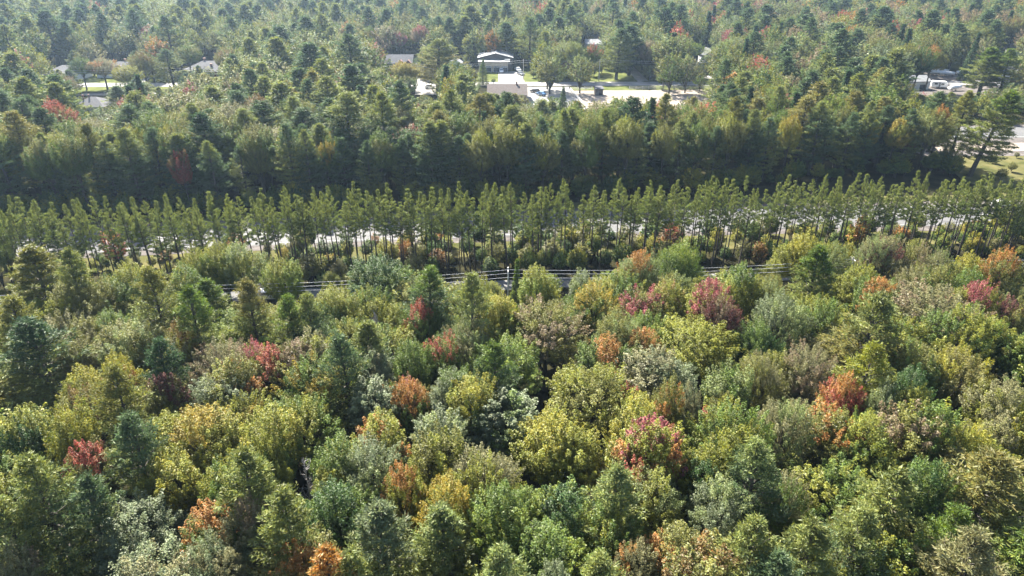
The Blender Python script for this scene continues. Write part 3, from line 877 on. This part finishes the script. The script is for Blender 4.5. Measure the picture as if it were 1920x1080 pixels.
for t in sorted(indiv, key=lambda t: -t['vis']):
    pool = [m for m in LM+EXTRA if m is not t]
    c = near_lms(t, 4, pool); core = ' '.join(x for x in (size_word(t), colour_words(t), NOUN[t['k']]) if x)
    if t['zone'] == 'row': core = ' '.join(x for x in (size_word(t), ('full-crowned' if t['r'] > 1.68 else 'thin-crowned' if t['r'] < 1.46 else 'slender'), 'planted pine of the %s row' % t['row']) if x)
    if t['desc']: core = t['desc']
    opts = [core] if t['desc'] else []
    for m in c[:3]: opts.append('%s %s %s' % (core, rel(t, m, 0), 'the ' + short(m['desc'])))
    for m in c[:3]:
        for m2 in c[1:4]:
            if m is not m2: opts.append('%s between %s and %s' % (core, 'the ' + short(m['desc']), 'the ' + short(m2['desc'])))
    opts = [o for o in opts if 4 <= len(o.split()) <= 16] or [core + ' in the woodland canopy']
    lab = next((o for o in opts if o not in used_labels), None)
    if lab is None: lab = opts[0] if not t['desc'] else opts[-1]
    used_labels[lab] = used_labels.get(lab, 0) + 1; t['label'] = lab
print('LABELS shared', sum(v for v in used_labels.values() if v > 1), 'of', len(indiv))
GROUP = dict(near='trees of the woodland in the foreground', row='pines planted in rows along the highway', under='saplings under the planted pines', mid='trees beyond the highway', far='trees beyond the highway', yard='shrubs in the street yards')

# ------------------------------------------------------------------ build the trees
def props(o, t):
    o['tint'] = PAL[t['c1']]; o['tint2'] = PAL[t['c2']]; o['turn'] = float(t['f'])
CAT = dict(U='sapling', D='dead tree')
whole_obj = {k: {} for k in KN}
for t in indiv:
    P_ = PR[t['k']]; j = rng.randrange(len(P_)); 
    if t['k'] in 'MOA' : j = min(range(len(P_)), key=lambda q: abs(P_[q]['R']/P_[q]['H'] - t['r']/t['h']) + rng.random()*.14)
    p = P_[j]; sx = t['r']/p['R']; sz = t['h']/p['H']; name = KN[t['k']]; rz = rng.uniform(0, 6.28)
    if t['lean']: rz = 0
    big = (t['y'] < 190 or t['hero']) and p['crown'] is not None
    if big:
        root = link(name, None, None, (t['x'], t['y'], 0), rz); root.empty_display_size = .5
        parts = [link('crown', p['crown'], root), link('trunk', p['trunk'], root)]; props(parts[0], t)
    else:
        root = link(name, p['whole'], None, (t['x'], t['y'], 0), rz); props(root, t)
        if not t['lean']: whole_obj[t['k']][j] = root
    root.scale = (sx*rng.uniform(.95, 1.05), sx*rng.uniform(.95, 1.05), sz)
    root.rotation_euler = (rng.gauss(0, .012), t['lean'] + rng.gauss(0, .03 if t['k'] == 'R' else .014), rz)
    tag(root, t['label'], CAT.get(t['k'], 'tree'), GROUP[t['zone']])

# the rest of the woodland, one object: points that carry the crowns
def woodland(name, ts):
    me = bpy.data.meshes.new(name); me.vertices.add(len(ts))
    me.vertices.foreach_set('co', np.array([(t['x'], t['y'], 0) for t in ts], np.float32).ravel())
    idx, scl, rot = [], [], []
    kinds = [(k, j) for k in KN for j in sorted(whole_obj[k])]
    for t in ts:
        c = [q for q, (k, j) in enumerate(kinds) if k == t['k']] or [0]; q = rng.choice(c); p = PR[kinds[q][0]][kinds[q][1]]
        idx.append(q); scl.append((t['r']/p['R'], t['r']/p['R'], t['h']/p['H'])); rot.append((0, 0, rng.uniform(0, 6.28)))
    a = me.attributes.new('pid', 'INT', 'POINT'); a.data.foreach_set('value', idx)
    a = me.attributes.new('scl', 'FLOAT_VECTOR', 'POINT'); a.data.foreach_set('vector', np.array(scl, np.float32).ravel())
    a = me.attributes.new('rot', 'FLOAT_VECTOR', 'POINT'); a.data.foreach_set('vector', np.array(rot, np.float32).ravel())
    for nm, key in (('tint', 'c1'), ('tint2', 'c2')):
        a = me.attributes.new(nm, 'FLOAT_COLOR', 'POINT'); a.data.foreach_set('color', np.array([(*PAL[t[key]], 1) for t in ts], np.float32).ravel())
    a = me.attributes.new('turn', 'FLOAT', 'POINT'); a.data.foreach_set('value', [t['f'] for t in ts])
    o = link(name, me)
    g = bpy.data.node_groups.new('woodland', 'GeometryNodeTree')
    g.interface.new_socket('Geometry', in_out='INPUT', socket_type='NodeSocketGeometry'); g.interface.new_socket('Geometry', in_out='OUTPUT', socket_type='NodeSocketGeometry')
    I, O, J = g.nodes.new('NodeGroupInput'), g.nodes.new('NodeGroupOutput'), g.nodes.new('GeometryNodeJoinGeometry')
    def named(n, ty):
        x = g.nodes.new('GeometryNodeInputNamedAttribute'); x.data_type = ty; x.inputs['Name'].default_value = n
        return next(s for s in x.outputs if s.enabled and s.name == 'Attribute')
    sc_, ro_, pi_ = named('scl', 'FLOAT_VECTOR'), named('rot', 'FLOAT_VECTOR'), named('pid', 'INT')
    for q, (k, j) in enumerate(kinds):
        oi = g.nodes.new('GeometryNodeObjectInfo'); oi.inputs['Object'].default_value = whole_obj[k][j]; oi.inputs['As Instance'].default_value = True
        ip = g.nodes.new('GeometryNodeInstanceOnPoints'); cm = g.nodes.new('FunctionNodeCompare'); cm.data_type = 'INT'; cm.operation = 'EQUAL'
        a_, b_ = [s for s in cm.inputs if s.enabled][:2]; g.links.new(pi_, a_); b_.default_value = q
        g.links.new(I.outputs[0], ip.inputs['Points']); g.links.new(cm.outputs[0], ip.inputs['Selection']); g.links.new(oi.outputs['Geometry'], ip.inputs['Instance'])
        g.links.new(ro_, ip.inputs['Rotation']); g.links.new(sc_, ip.inputs['Scale']); g.links.new(ip.outputs[0], J.inputs[0])
    g.links.new(J.outputs[0], O.inputs[0])
    o.modifiers.new('woodland', 'NODES').node_group = g
    return o
wood = woodland('distant_forest', mass)
tag(wood, 'distant and crowded mixed forest that reads as one mass', kind='stuff')
# ------------------------------------------------------------------ houses
def opening(parent, x, y, z, w, h, glassm='glass', name='window', normal=(0, -1)):
    """a framed window or door on the wall whose outward normal is given (in the house's own axes)"""
    nx, ny = normal; rz = math.atan2(nx, -ny)
    f = MB(); t = .09
    for c, s in (((0, 0, h/2-t/2), (w, .1, t)), ((0, 0, -h/2+t/2), (w, .1, t)), ((-w/2+t/2, 0, 0), (t, .1, h-2*t)), ((w/2-t/2, 0, 0), (t, .1, h-2*t))): f.box(c, s)
    o = f.build(name, M['trim'], parent, (x+nx*.05, y+ny*.05, z), rz)
    g_ = MB(); g_.box((0, .01, 0), (w-2*t, .04, h-2*t)); g_.build('pane' if name == 'window' else 'panel', M[glassm], o)
    return o
def house(name, label, X, Y, w, d, rz, eave, ridge, style, wallm, roofm, chimneys=(), wins=(), doors=(), over=.5, group='houses along the back street'):
    root = link(name, None, None, (X, Y, 0), rz); tag(root, label, 'house', group)
    b = MB(); hw, hd = w/2, d/2
    V = [(-hw, -hd, -.1), (hw, -hd, -.1), (hw, hd, -.1), (-hw, hd, -.1), (-hw, -hd, eave), (hw, -hd, eave), (hw, hd, eave), (-hw, hd, eave)]
    F = [(0, 1, 5, 4), (1, 2, 6, 5), (2, 3, 7, 6), (3, 0, 4, 7)]
    rt = MB(); o = over; th = .18; k = (ridge-eave)/(hw if style == 'gable_front' else hd); ez = eave - o*k
    if style == 'gable_front':
        V += [(0, -hd, ridge), (0, hd, ridge)]; F += [(4, 5, 8), (6, 7, 9)]; b.add(V, F)
        A = [(-hw-o, -hd-o, ez), (0, -hd-o, ridge), (hw+o, -hd-o, ez), (-hw-o, hd+o, ez), (0, hd+o, ridge), (hw+o, hd+o, ez)]
        U = [(x, y, z+th) for x, y, z in A]
        rt.add(A+U, [(0, 1, 4, 3)[::-1], (1, 2, 5, 4)[::-1], (6, 7, 10, 9), (7, 8, 11, 10), (0, 1, 7, 6), (1, 2, 8, 7), (4, 3, 9, 10), (5, 4, 10, 11), (3, 0, 6, 9), (2, 5, 11, 8)])
    else:
        q = hd if style == 'hip' else 0; rl = hw - q if style == 'hip' else hw + o
        if style == 'gable': V += [(-hw, 0, ridge), (hw, 0, ridge)]; F += [(4, 7, 8), (5, 6, 9)]
        b.add(V, F)
        A = [(-hw-o, -hd-o, ez), (hw+o, -hd-o, ez), (hw+o, hd+o, ez), (-hw-o, hd+o, ez), (-rl, 0, ridge), (rl, 0, ridge)]
        U = [(x, y, z+th) for x, y, z in A]
        rt.add(A+U, [(0, 1, 5, 4)[::-1], (2, 3, 4, 5)[::-1], (6, 7, 11, 10), (8, 9, 10, 11), (7, 8, 11), (9, 6, 10), (1, 2, 5)[::-1], (3, 0, 4)[::-1], (0, 1, 7, 6), (1, 2, 8, 7), (2, 3, 9, 8), (3, 0, 6, 9)])
    b.build('wall', M[wallm], root); r_ = rt.build('roof', M[roofm], root)
    for cx, cy_, cz, s in chimneys:
        c = MB(); c.box((cx, cy_, cz), (s, s, 1.5)); c.box((cx, cy_, cz+.8), (s+.16, s+.16, .12)); c.build('chimney', M['brick'], r_)
    for x, z, ww, hh in wins: opening(root, x, -hd, z, ww, hh)
    for x, ww in doors:
        dd = opening(root, x, -hd, 1.1, ww, 2.2, 'darkdoor', 'garage_door' if ww > 1.5 else 'door')
        kn = MB(); kn.box((ww*.3 if ww < 1.5 else 0, -.08, -.1), (.14, .05, .05)); kn.build('handle', M['chrome'], dd)
    for s in (-1, 1): opening(root, s*hw, 0, eave*.55, 1.4, 1.2, normal=(s, 0))
    return root
mh = house('house', 'large dark-sided house with a pale metal gable roof at the head of the white driveway', -7.8, 343, 16, 14, 0, 5.6, 7.6, 'gable_front', 'wall', 'roofw',
           [(-.6, 1.5, 8.1, .6), (2.6, 4, 7.6, .5)], [(-5, 4.0, 1.6, 1.2), (5, 4.3, 1.6, .9)])
gw = MB(); gw.box((-4.8+7.8-3.9, -10, 2.25), (13.6, 6, 4.6)); gw.build('garage_wing', M['wallb'], mh)
gr_ = MB(); gr_.box((-.6, -10.1, 4.66), (14.8, 6.8, .26)); gr_.box((5.6, -8, 5.0), (2.6, 4, .5)); gr_.build('garage_roof', M['roofw'], mh)
for x in (-3.2, .7, 4.3):
    dd = opening(mh, x, -13, 1.45, 3.0, 2.7, 'darkdoor', 'garage_door'); a = MB()
    for i in range(4): a.box((-1.0+i*.66, -.06, .85), (.42, .04, .26))
    a.build('window_strip', M['trim'], dd)
wg = MB(); wg.box((-6.4, -13.06, 1.6), (1.3, .1, 2.6)); wg.build('door', M['darkdoor'], mh)
house('house', 'low house with a plain brown shingle roof beside the white gravel lot', -1.8, 269.5, 14.5, 14, 0, 3, 5.6, 'gable', 'brick', 'roofb', [(3.6, -.4, 5.9, .6)], [(-5, 1.6, 1.6, 1.1), (4.6, 1.6, 1.8, 1.1)], [(0, .95)])
house('house', 'grey hip-roofed house at the edge of the lawn, with maples in front', -198, 314, 15, 13, .02, 3, 5.6, 'hip', 'wallw', 'roof', [], [(-4, 1.6, 1.6, 1.1), (3.6, 1.6, 1.6, 1.1)], [(0, .95)])
house('house', 'grey hip-roofed house half hidden behind the yellow lawn tree', -176.5, 322, 18, 14, -.03, 3, 5.9, 'hip', 'wallw', 'roof', [(1, 1, 6.2, .7), (5, -1, 5.6, .5)], [(-5, 1.6, 1.6, 1.1), (1, 1.6, 1.6, 1.1)], [(5.2, 2.6)])
house('house', 'wide brick house with a grey hip roof and chimney, beside the rust-topped tree', -137, 322, 21, 15, 0, 3.1, 6.2, 'hip', 'brick', 'roof', [(-2.5, 1, 6.6, .8), (2.2, -4, 4.9, .8)], [(-7, 1.6, 1.8, 1.2), (-2.5, 1.6, 1.8, 1.2)], [(2.6, .95), (6.6, 2.6)])
house('house', 'small house with a light hip roof and two dark flues, below the sunlit lawn', -149.5, 248, 11.5, 9.5, -.04, 2.8, 5.1, 'hip', 'wallw', 'roof', [(-3.2, -.6, 5.1, .35), (-1.2, -.4, 5.3, .35)], [(-3, 1.5, 1.5, 1.1), (3, 1.5, 1.5, 1.1)], [(0, .95)])
mg = house('house', 'dark-walled house with a grey roof and two small front gables, above the golden maple', -54, 340, 13.5, 11, 0, 3.4, 6.4, 'gable', 'wall', 'roof', [], [(-4.6, 1.7, 1.4, 1.1)], [(0, .95)])
for x in (1.6, 5.2):
    a = MB(); a.add([(x-1.7, -6.4, 3.3), (x+1.7, -6.4, 3.3), (x, -6.4, 4.9), (x, -2.4, 4.9), (x-1.7, -6, 3.3), (x+1.7, -6, 3.3)], [(0, 1, 2), (0, 2, 3, 4), (1, 5, 3, 2)]); a.build('dormer', M['brick'], mg)
house('house', 'little pale blue-roofed outbuilding between the tall pine and the metal-roofed house', -27, 340, 6, 7, 0, 2.8, 4.8, 'gable_front', 'wallw', 'roofw', [], [(0, 1.5, 1.2, 1)], [(1.8, .95)], .4)
house('house', 'white-roofed house glimpsed behind the red-topped maple', 47, 408, 11, 9, .05, 3, 5, 'gable', 'wallw', 'roofw', [(2, 1, 5.3, .6)], [(-3, 1.6, 1.5, 1.1), (3, 1.6, 1.5, 1.1)], [(0, .95)])
house('house', 'brick-ended bungalow at the top of the lawn driveway', 66, 392, 11, 9, -.08, 3, 4.8, 'gable', 'brick', 'roofw', [(-3, 0, 5.2, .8)], [(-3, 1.6, 1.5, 1.1), (3, 1.6, 1.5, 1.1)], [(0, .95)])
house('house', 'narrow grey-blue gabled house behind the bright green tree', 98, 356, 7, 9, .1, 4.6, 7, 'gable_front', 'wallw', 'roof', [], [(-1.4, 3.6, 1.1, 1.1), (1.4, 3.6, 1.1, 1.1), (-1.4, 1.4, 1.1, 1.1)], [(1.6, .95)])
house('shed', 'grey-roofed workshop beside the parked camper in the equipment yard', 167, 292, 9, 8, .12, 3.4, 5, 'gable', 'wallw', 'roofw', [], [(-2.6, 1.8, 1.2, 1)], [(1.6, 2.8)])
house('house', 'grey-roofed bungalow past the pair of open pines, by the equipment yard', 222, 312, 13, 9, 0, 3, 5.2, 'gable', 'wallw', 'roof', [(2, 0, 5.6, .7)], [(-4, 1.6, 1.6, 1.1), (3.6, 1.6, 1.6, 1.1)], [(0, .95)])
house('house', 'white-roofed house at the wood edge under the rust-orange maple', 276, 388, 11, 9, .1, 3, 5.2, 'gable', 'wallw', 'roofw', [], [(-3, 1.6, 1.6, 1.1)], [(2, 2.6)])
v = at(1512, 96); house('house', 'pale-roofed house peeping over the hardwoods next to the wide crimson maple', v.x, v.y, 13, 9, -.05, 3.2, 5.6, 'gable', 'wallw', 'roofw', [], [(-3, 1.6, 1.6, 1.1), (3, 1.6, 1.6, 1.1)], [(0, .95)])
v = at(1122, 177.5)
sh = link('stable', None, None, (v.x, v.y, 0), .12); tag(sh, 'small dark run-in shed standing in the sandy riding yard', 'shed')
b = MB(); b.box((0, 0, 1.2), (3.0, 3.2, 2.5)); b.build('wall', M['wall'], sh)
b = MB(); b.add([(-1.8, -2, 2.5), (1.8, -2, 2.5), (1.8, 1.9, 2.95), (-1.8, 1.9, 2.95), (-1.8, -2, 2.65), (1.8, -2, 2.65), (1.8, 1.9, 3.1), (-1.8, 1.9, 3.1)], [(3, 2, 1, 0), (4, 5, 6, 7), (0, 1, 5, 4), (1, 2, 6, 5), (2, 3, 7, 6), (3, 0, 4, 7)]); b.build('roof', M['roof'], sh)
b = MB(); b.box((.4, -1.66, 1.05), (1.2, .08, 2.05)); b.build('door', M['black'], sh)

# ------------------------------------------------------------------ vehicles
def wheels(root, xs, y, r):
    for x in xs:
        for s in (-1, 1):
            w_ = MB(); w_.tube([(0, -.11, 0), (0, .11, 0)], [r, r], 14); o = w_.build('wheel', M['rubber'], root, (x, s*y, r))
            h_ = MB(); h_.tube([(0, -.13, 0), (0, .13, 0)], [r*.55, r*.55], 10); h_.build('rim', M['chrome'], o)
def car(label, X, Y, rz, paint, kind='car', group='parked vehicles', name='parked_car'):
    root = link(name, None, None, (X, Y, 0.1), rz); tag(root, label, kind, group)
    L_, W_ = (4.6, 1.8) if kind != 'pickup' else (5.4, 1.95)
    if kind == 'pickup': prof = [(-2.7, .45), (2.6, .45), (2.7, .8), (2.55, 1.1), (1.3, 1.2), (.65, 1.8), (-.7, 1.82), (-.8, 1.2), (-2.7, 1.2)]
    elif kind == 'van' or kind == 'car' and paint == 'white': prof = [(-2.2, .4), (2.2, .4), (2.3, .75), (2.1, 1.0), (1.2, 1.12), (.5, 1.68), (-1.8, 1.7), (-2.25, 1.15)]
    else: prof = [(-2.2, .4), (2.2, .4), (2.3, .7), (2.1, .92), (1.1, 1.0), (.35, 1.45), (-1.0, 1.46), (-1.7, 1.05), (-2.25, .98)]
    n = len(prof); hw = W_/2; b = MB()
    sh_ = [(.86 if z > 1.25 else 1) for x, z in prof]
    V = [(x, -hw*s, z) for (x, z), s in zip(prof, sh_)] + [(x, hw*s, z) for (x, z), s in zip(prof, sh_)]
    b.add(V, [tuple(range(n)), tuple(range(n, 2*n))[::-1]] + [((i+1) % n, i, n+i, n+(i+1) % n) for i in range(n)])
    b.build('body', M[paint], root, bevel=.05)
    top = max(z for x, z in prof); g1, g2 = (1.12, .55) if kind != 'pickup' else (1.22, .72)
    a = MB(); a.add([(g1, -hw*.86, 1.16), (g1, hw*.86, 1.16), (g2+.05, hw*.78, top-.06), (g2+.05, -hw*.78, top-.06)], [(0, 1, 2, 3)])
    a.add([(g1+.04, -hw*.86, 1.18), (g1+.04, hw*.86, 1.18), (g2+.09, hw*.78, top-.04), (g2+.09, -hw*.78, top-.04)], [(0, 1, 2, 3)]); a.build('windscreen', M['glass'], root)
    for s in (-1, 1):
        a = MB(); xb = -1.6 if kind != 'pickup' else -.6
        a.box(((.45+xb)/2, s*hw*.93, (1.12+top)/2), (.45-xb, .05, (top-1.12)*.62)); a.build('side_window', M['glass'], root)
        h_ = MB(); h_.box((2.28 if kind != 'pickup' else 2.66, s*.62, .78), (.08, .36, .14)); h_.build('headlight', M['trim'], root)
    wheels(root, (-1.4, 1.4) if kind != 'pickup' else (-1.7, 1.7), hw-.08, .34)
    return root
def cp_(label, px, py, rz, paint, kind='car', **k): v = at(px, py); return car(label, v.x, v.y, rz, paint, kind, **k)
cp_('white sport utility car parked nose-out in front of the dark garage doors', 940, 136.5, -1.5, 'white')
cp_('white pickup beside the metal-roofed house, right of its driveway', 971, 134, -1.3, 'white', 'pickup')
cp_('grey car behind the pole at the driveway edge', 976.5, 141, -1.1, 'grey')
cp_('white van parked close in front of the brown-roofed house', 957, 186.5, 0, 'white', 'van')
cp_('dark car on the gravel lot nearest the brown-roofed house', 1003, 174, 2.4, 'black')
cp_('blue car on the gravel lot, farther from the brown-roofed house', 1014, 179, 2.3, 'blue')
cp_('dark car at the top of the lawn driveway', 1178, 117, 1.2, 'black')
cp_('white van left of the small dark car in the side yard', 1308, 124, 1.4, 'white', 'van')
cp_('small dark car parked in the side yard', 1318, 127, 1.4, 'black')
cp_('white car beside the small hip-roofed house', 205, 204, .2, 'white')
cp_('white van on the parking pad behind the tall brownish pine', 806, 166, .4, 'white', 'van')
cp_('red car in the equipment yard near the bungalow', 1897, 158, .3, 'red')
cp_('white car driving on the highway seen through the planted pines', 1878, 388, .07, 'white', name='moving_car', group='cars on the road')
cp_('white car on the service lane beside the leafless snag', 509, 561, .09, 'white', name='moving_car', group='cars on the road')

def camper(label, px, py, rz, L_=5.4):
    v = at(px, py); root = link('camper_trailer', None, None, (v.x, v.y, .1), rz); tag(root, label, 'camper', 'campers and trailers in the yard')
    h = L_/2; prof = [(-h, .5), (h-.5, .5), (h, 1.1), (h-.3, 2.5), (h-.9, 2.75), (-h+.3, 2.75), (-h, 2.4)]; n = len(prof); b = MB()
    b.add([(x, -1.15, z) for x, z in prof] + [(x, 1.15, z) for x, z in prof], [tuple(range(n)), tuple(range(n, 2*n))[::-1]] + [((i+1) % n, i, n+i, n+(i+1) % n) for i in range(n)])
    b.build('body', M['white'], root, bevel=.08)
    for x in (-1.3, 1.1):
        a = MB(); a.box((x, -1.17, 1.75), (1.1, .05, .6)); a.build('window', M['glass'], root)
    a = MB(); a.box((0, -1.17, 1.45), (.65, .05, 1.7)); a.build('door', M['grey'], root)
    a = MB(); a.tube([(h-.1, 0, .55), (h+1.1, 0, .5)], [.06, .05], 5); a.build('hitch', M['black'], root)
    wheels(root, (-.4, .4), 1.02, .32)
def boat(label, px, py, rz, L_=6.0):
    v = at(px, py); root = link('covered_boat', None, None, (v.x, v.y, .1), rz); tag(root, label, 'boat', 'campers and trailers in the yard')
    xs_ = np.linspace(-L_/2, L_/2, 9); b = MB(); c = MB(); rows = []; rc = []
    for i, x in enumerate(xs_):
        q = (x+L_/2)/L_; w = 1.1*(1-max(0, q-.45)**2*3.1); w = max(w, .06); rows.append([(x, -w, 1.35+q*.3), (x, -w*.75, .75+q*.3), (x, 0, .55+q*q*.75), (x, w*.75, .75+q*.3), (x, w, 1.35+q*.3)])
        rc.append([(x, -w*1.03, 1.33+q*.3), (x, -w*.5, 1.75+.25*math.sin(q*3.1)), (x, 0, 1.9+.35*math.sin(q*3.1)), (x, w*.5, 1.75+.25*math.sin(q*3.1)), (x, w*1.03, 1.33+q*.3)])
    for mb, rr in ((b, rows), (c, rc)):
        mb.add([p for r_ in rr for p in r_], [(i*5+j, (i+1)*5+j, (i+1)*5+j+1, i*5+j+1) for i in range(8) for j in range(4)] + [(0, 1, 2, 3, 4)])
    b.build('hull', M['white'], root); c.build('cover', M['tarp'], root)
    a = MB(); a.box((0, -.6, .5), (L_*.8, .08, .12)); a.box((0, .6, .5), (L_*.8, .08, .12)); a.tube([(L_*.4, 0, .5), (L_*.5+1, 0, .45)], [.05, .05], 5); a.build('trailer_frame', M['grey'], root)
    wheels(root, (-.6,), 1.0, .3)
camper('white camper trailer with a dark side window, lowest in the equipment yard', 1759, 165, -.35, 6)
camper('white camper farther back in the yard between the two open pines', 1846, 159, .5)
camper('white camper at the far right of the yard beside the bungalow', 1880, 164, .2)
for i, (px, py, rz) in enumerate(((1752, 141, -.6), (1764, 138, -.7), (1775, 143, -.6), (1806, 142, -.4), (1816, 140, -.5), (1790, 170, .2))):
    boat(['tarp-covered boat at the near end of the yard row', 'second tarp-covered boat from the near end of the yard row', 'third tarp-covered boat in the yard row, nearest the grass', 'tarp-covered boat just past the small yard pine',
          'tarp-covered boat beside the grass, farthest along the yard', 'tarp-covered boat closest to the wood below the yard'][i], px, py, rz)

# ------------------------------------------------------------------ fence, poles and wires
def fence(name, label, pts, step=2.6, h=1.3, m='trim'):
    root = link(name, None, None, (pts[0][0], pts[0][1], 0)); tag(root, label, 'fence'); o = Vector((pts[0][0], pts[0][1]))
    for a, b in zip(pts[:-1], pts[1:]):
        a, b = Vector(a)-o, Vector(b)-o; n = max(1, int((b-a).length/step))
        for i in range(n+1):
            p = a + (b-a)*i/n; q = MB(); q.box((0, 0, h/2), (.13, .13, h)); q.box((0, 0, h+.03), (.17, .17, .06)); q.build('post', M[m], root, (p.x, p.y, 0))
        rl = MB(); rz = math.atan2((b-a).y, (b-a).x); c = (a+b)/2
        for z in (.45, .8, 1.15): rl.box((c.x, c.y, z), ((b-a).length, .05, .12), rz)
        rl.build('rail', M[m], root)
fence('paddock_fence', 'white post-and-rail fence along the near corner of the sandy riding yard', [P(1100, 205), P(1069, 169.4), P(1110, 168.6)])
fence('yard_fence', 'weathered grey fence between the riding yard and the street verge', [P(1180, 168.3), P(1240, 167.9), P(1330, 167)], m='pole')
def pole(label, X, Y, h, wires_z, lamp=False, arm=True):
    root = link('utility_pole', None, None, (X, Y, 0)); tag(root, label, 'pole', 'utility poles')
    b = MB(); b.tube([(0, 0, -.2), (0, 0, h*.5), (0, 0, h)], [.17, .14, .1], 10); b.build('shaft', M['pole'], root)
    if arm:
        a = MB(); a.box((0, 0, h-.35), (.1, 1.7, .12)); a.tube([(0, .6, h-.4), (0, .02, h-1.0)], [.02, .02], 4); a.build('crossarm', M['pole'], root)
    for z in wires_z:
        s = MB(); s.tube([(0, -.2, z-.1), (0, -.2, z+.1)], [.07, .04], 8); s.build('insulator', M['trim'], root)
    if lamp:
        a = MB(); a.tube([(0, 0, h-1.5), (0, -1.0, h-1.2), (0, -1.9, h-1.15)], [.05, .04, .04], 6); a.build('lamp_arm', M['chrome'], root)
        a = MB(); a.box((0, -2.1, h-1.2), (.3, .6, .14)); a.build('lamp_head', M['grey'], root)
WZ = (10.1, 9.5, 8.8); PX = (-116, -58, -.6, 54, 110)
for i, x in enumerate(PX):
    pole(['wooden power pole at the open end of the lane, beyond the thinned pines', 'wooden power pole among crowns near the leafy green maple by the lane', 'pale wooden power pole whose top stands clear of the crowns by the lane',
          'wooden power pole among crowns near the tall lemon-yellow poplar', 'wooden power pole at the far end of the line past the orange-red maple'][i], x, 94.5+bend(x), 10.4, WZ)
for q, z in enumerate(WZ):
    pts = []
    for a, b in zip(PX[:-1], PX[1:]):
        for i in range(12): f = i/12; x = a+(b-a)*f; pts.append((x, 94.3+(bend(a)+(bend(b)-bend(a))*f), z - 4*f*(1-f)*.75))
    w_ = MB(); w_.tube(pts, [.018]*len(pts), 5)
    tag(w_.build('power_wire', M['wire']), ['topmost bright wire of the power line along the lane', 'middle wire of the power line along the lane', 'lowest wire of the power line along the lane'][q], 'wire', 'wires of the power line')
SPX = [(-250, 284), (-195, 284), (-140, 286), (-85, 290), (-40, 296), (4.9, 306), (38, 307.5), (96, 309)]
for i, (x, y) in enumerate(SPX):
    pole(['street pole beside the far lawn, partly hidden by crowns', 'street pole at the foot of the sunlit lawn', 'street pole before the brick hip-roofed house', 'street pole hidden among pines left of the gabled house',
          'street pole near the little blue-roofed outbuilding', 'leaning-shadowed pole at the corner of the white driveway', 'tall pole with a lamp arm by the street lawn', 'street pole at the end of the street lawn'][i], x, y, 9.4, (9.0,), lamp=(i == 6))
for z, lab in ((9.0, 'upper thin wire along the back street'), (8.2, 'lower thin wire along the back street')):
    pts = []
    for a, b in zip(SPX[:-1], SPX[1:]):
        for i in range(8): f = i/8; pts.append((a[0]+(b[0]-a[0])*f, a[1]+(b[1]-a[1])*f-.2, z - 4*f*(1-f)*.8))
    w_ = MB(); w_.tube(pts, [.03]*len(pts), 4); tag(w_.build('street_wire', M['wire']), lab, 'wire', 'wires along the back street')

# ------------------------------------------------------------------ the air
hz = MB(); hz.box((0, 1550, 28.5), (6000, 5400, 61)); ho = hz.build('haze', [])
hm = bpy.data.materials.new('haze'); hm.use_nodes = True; hm.node_tree.nodes.clear()
o_ = hm.node_tree.nodes.new('ShaderNodeOutputMaterial'); v_ = hm.node_tree.nodes.new('ShaderNodeVolumePrincipled')
v_.inputs['Color'].default_value = (.52, .72, 1, 1); v_.inputs['Density'].default_value = .000105; v_.inputs['Anisotropy'].default_value = .5
hm.node_tree.links.new(v_.outputs[0], o_.inputs['Volume']); ho.data.materials.append(hm); tag(ho, kind='stuff')
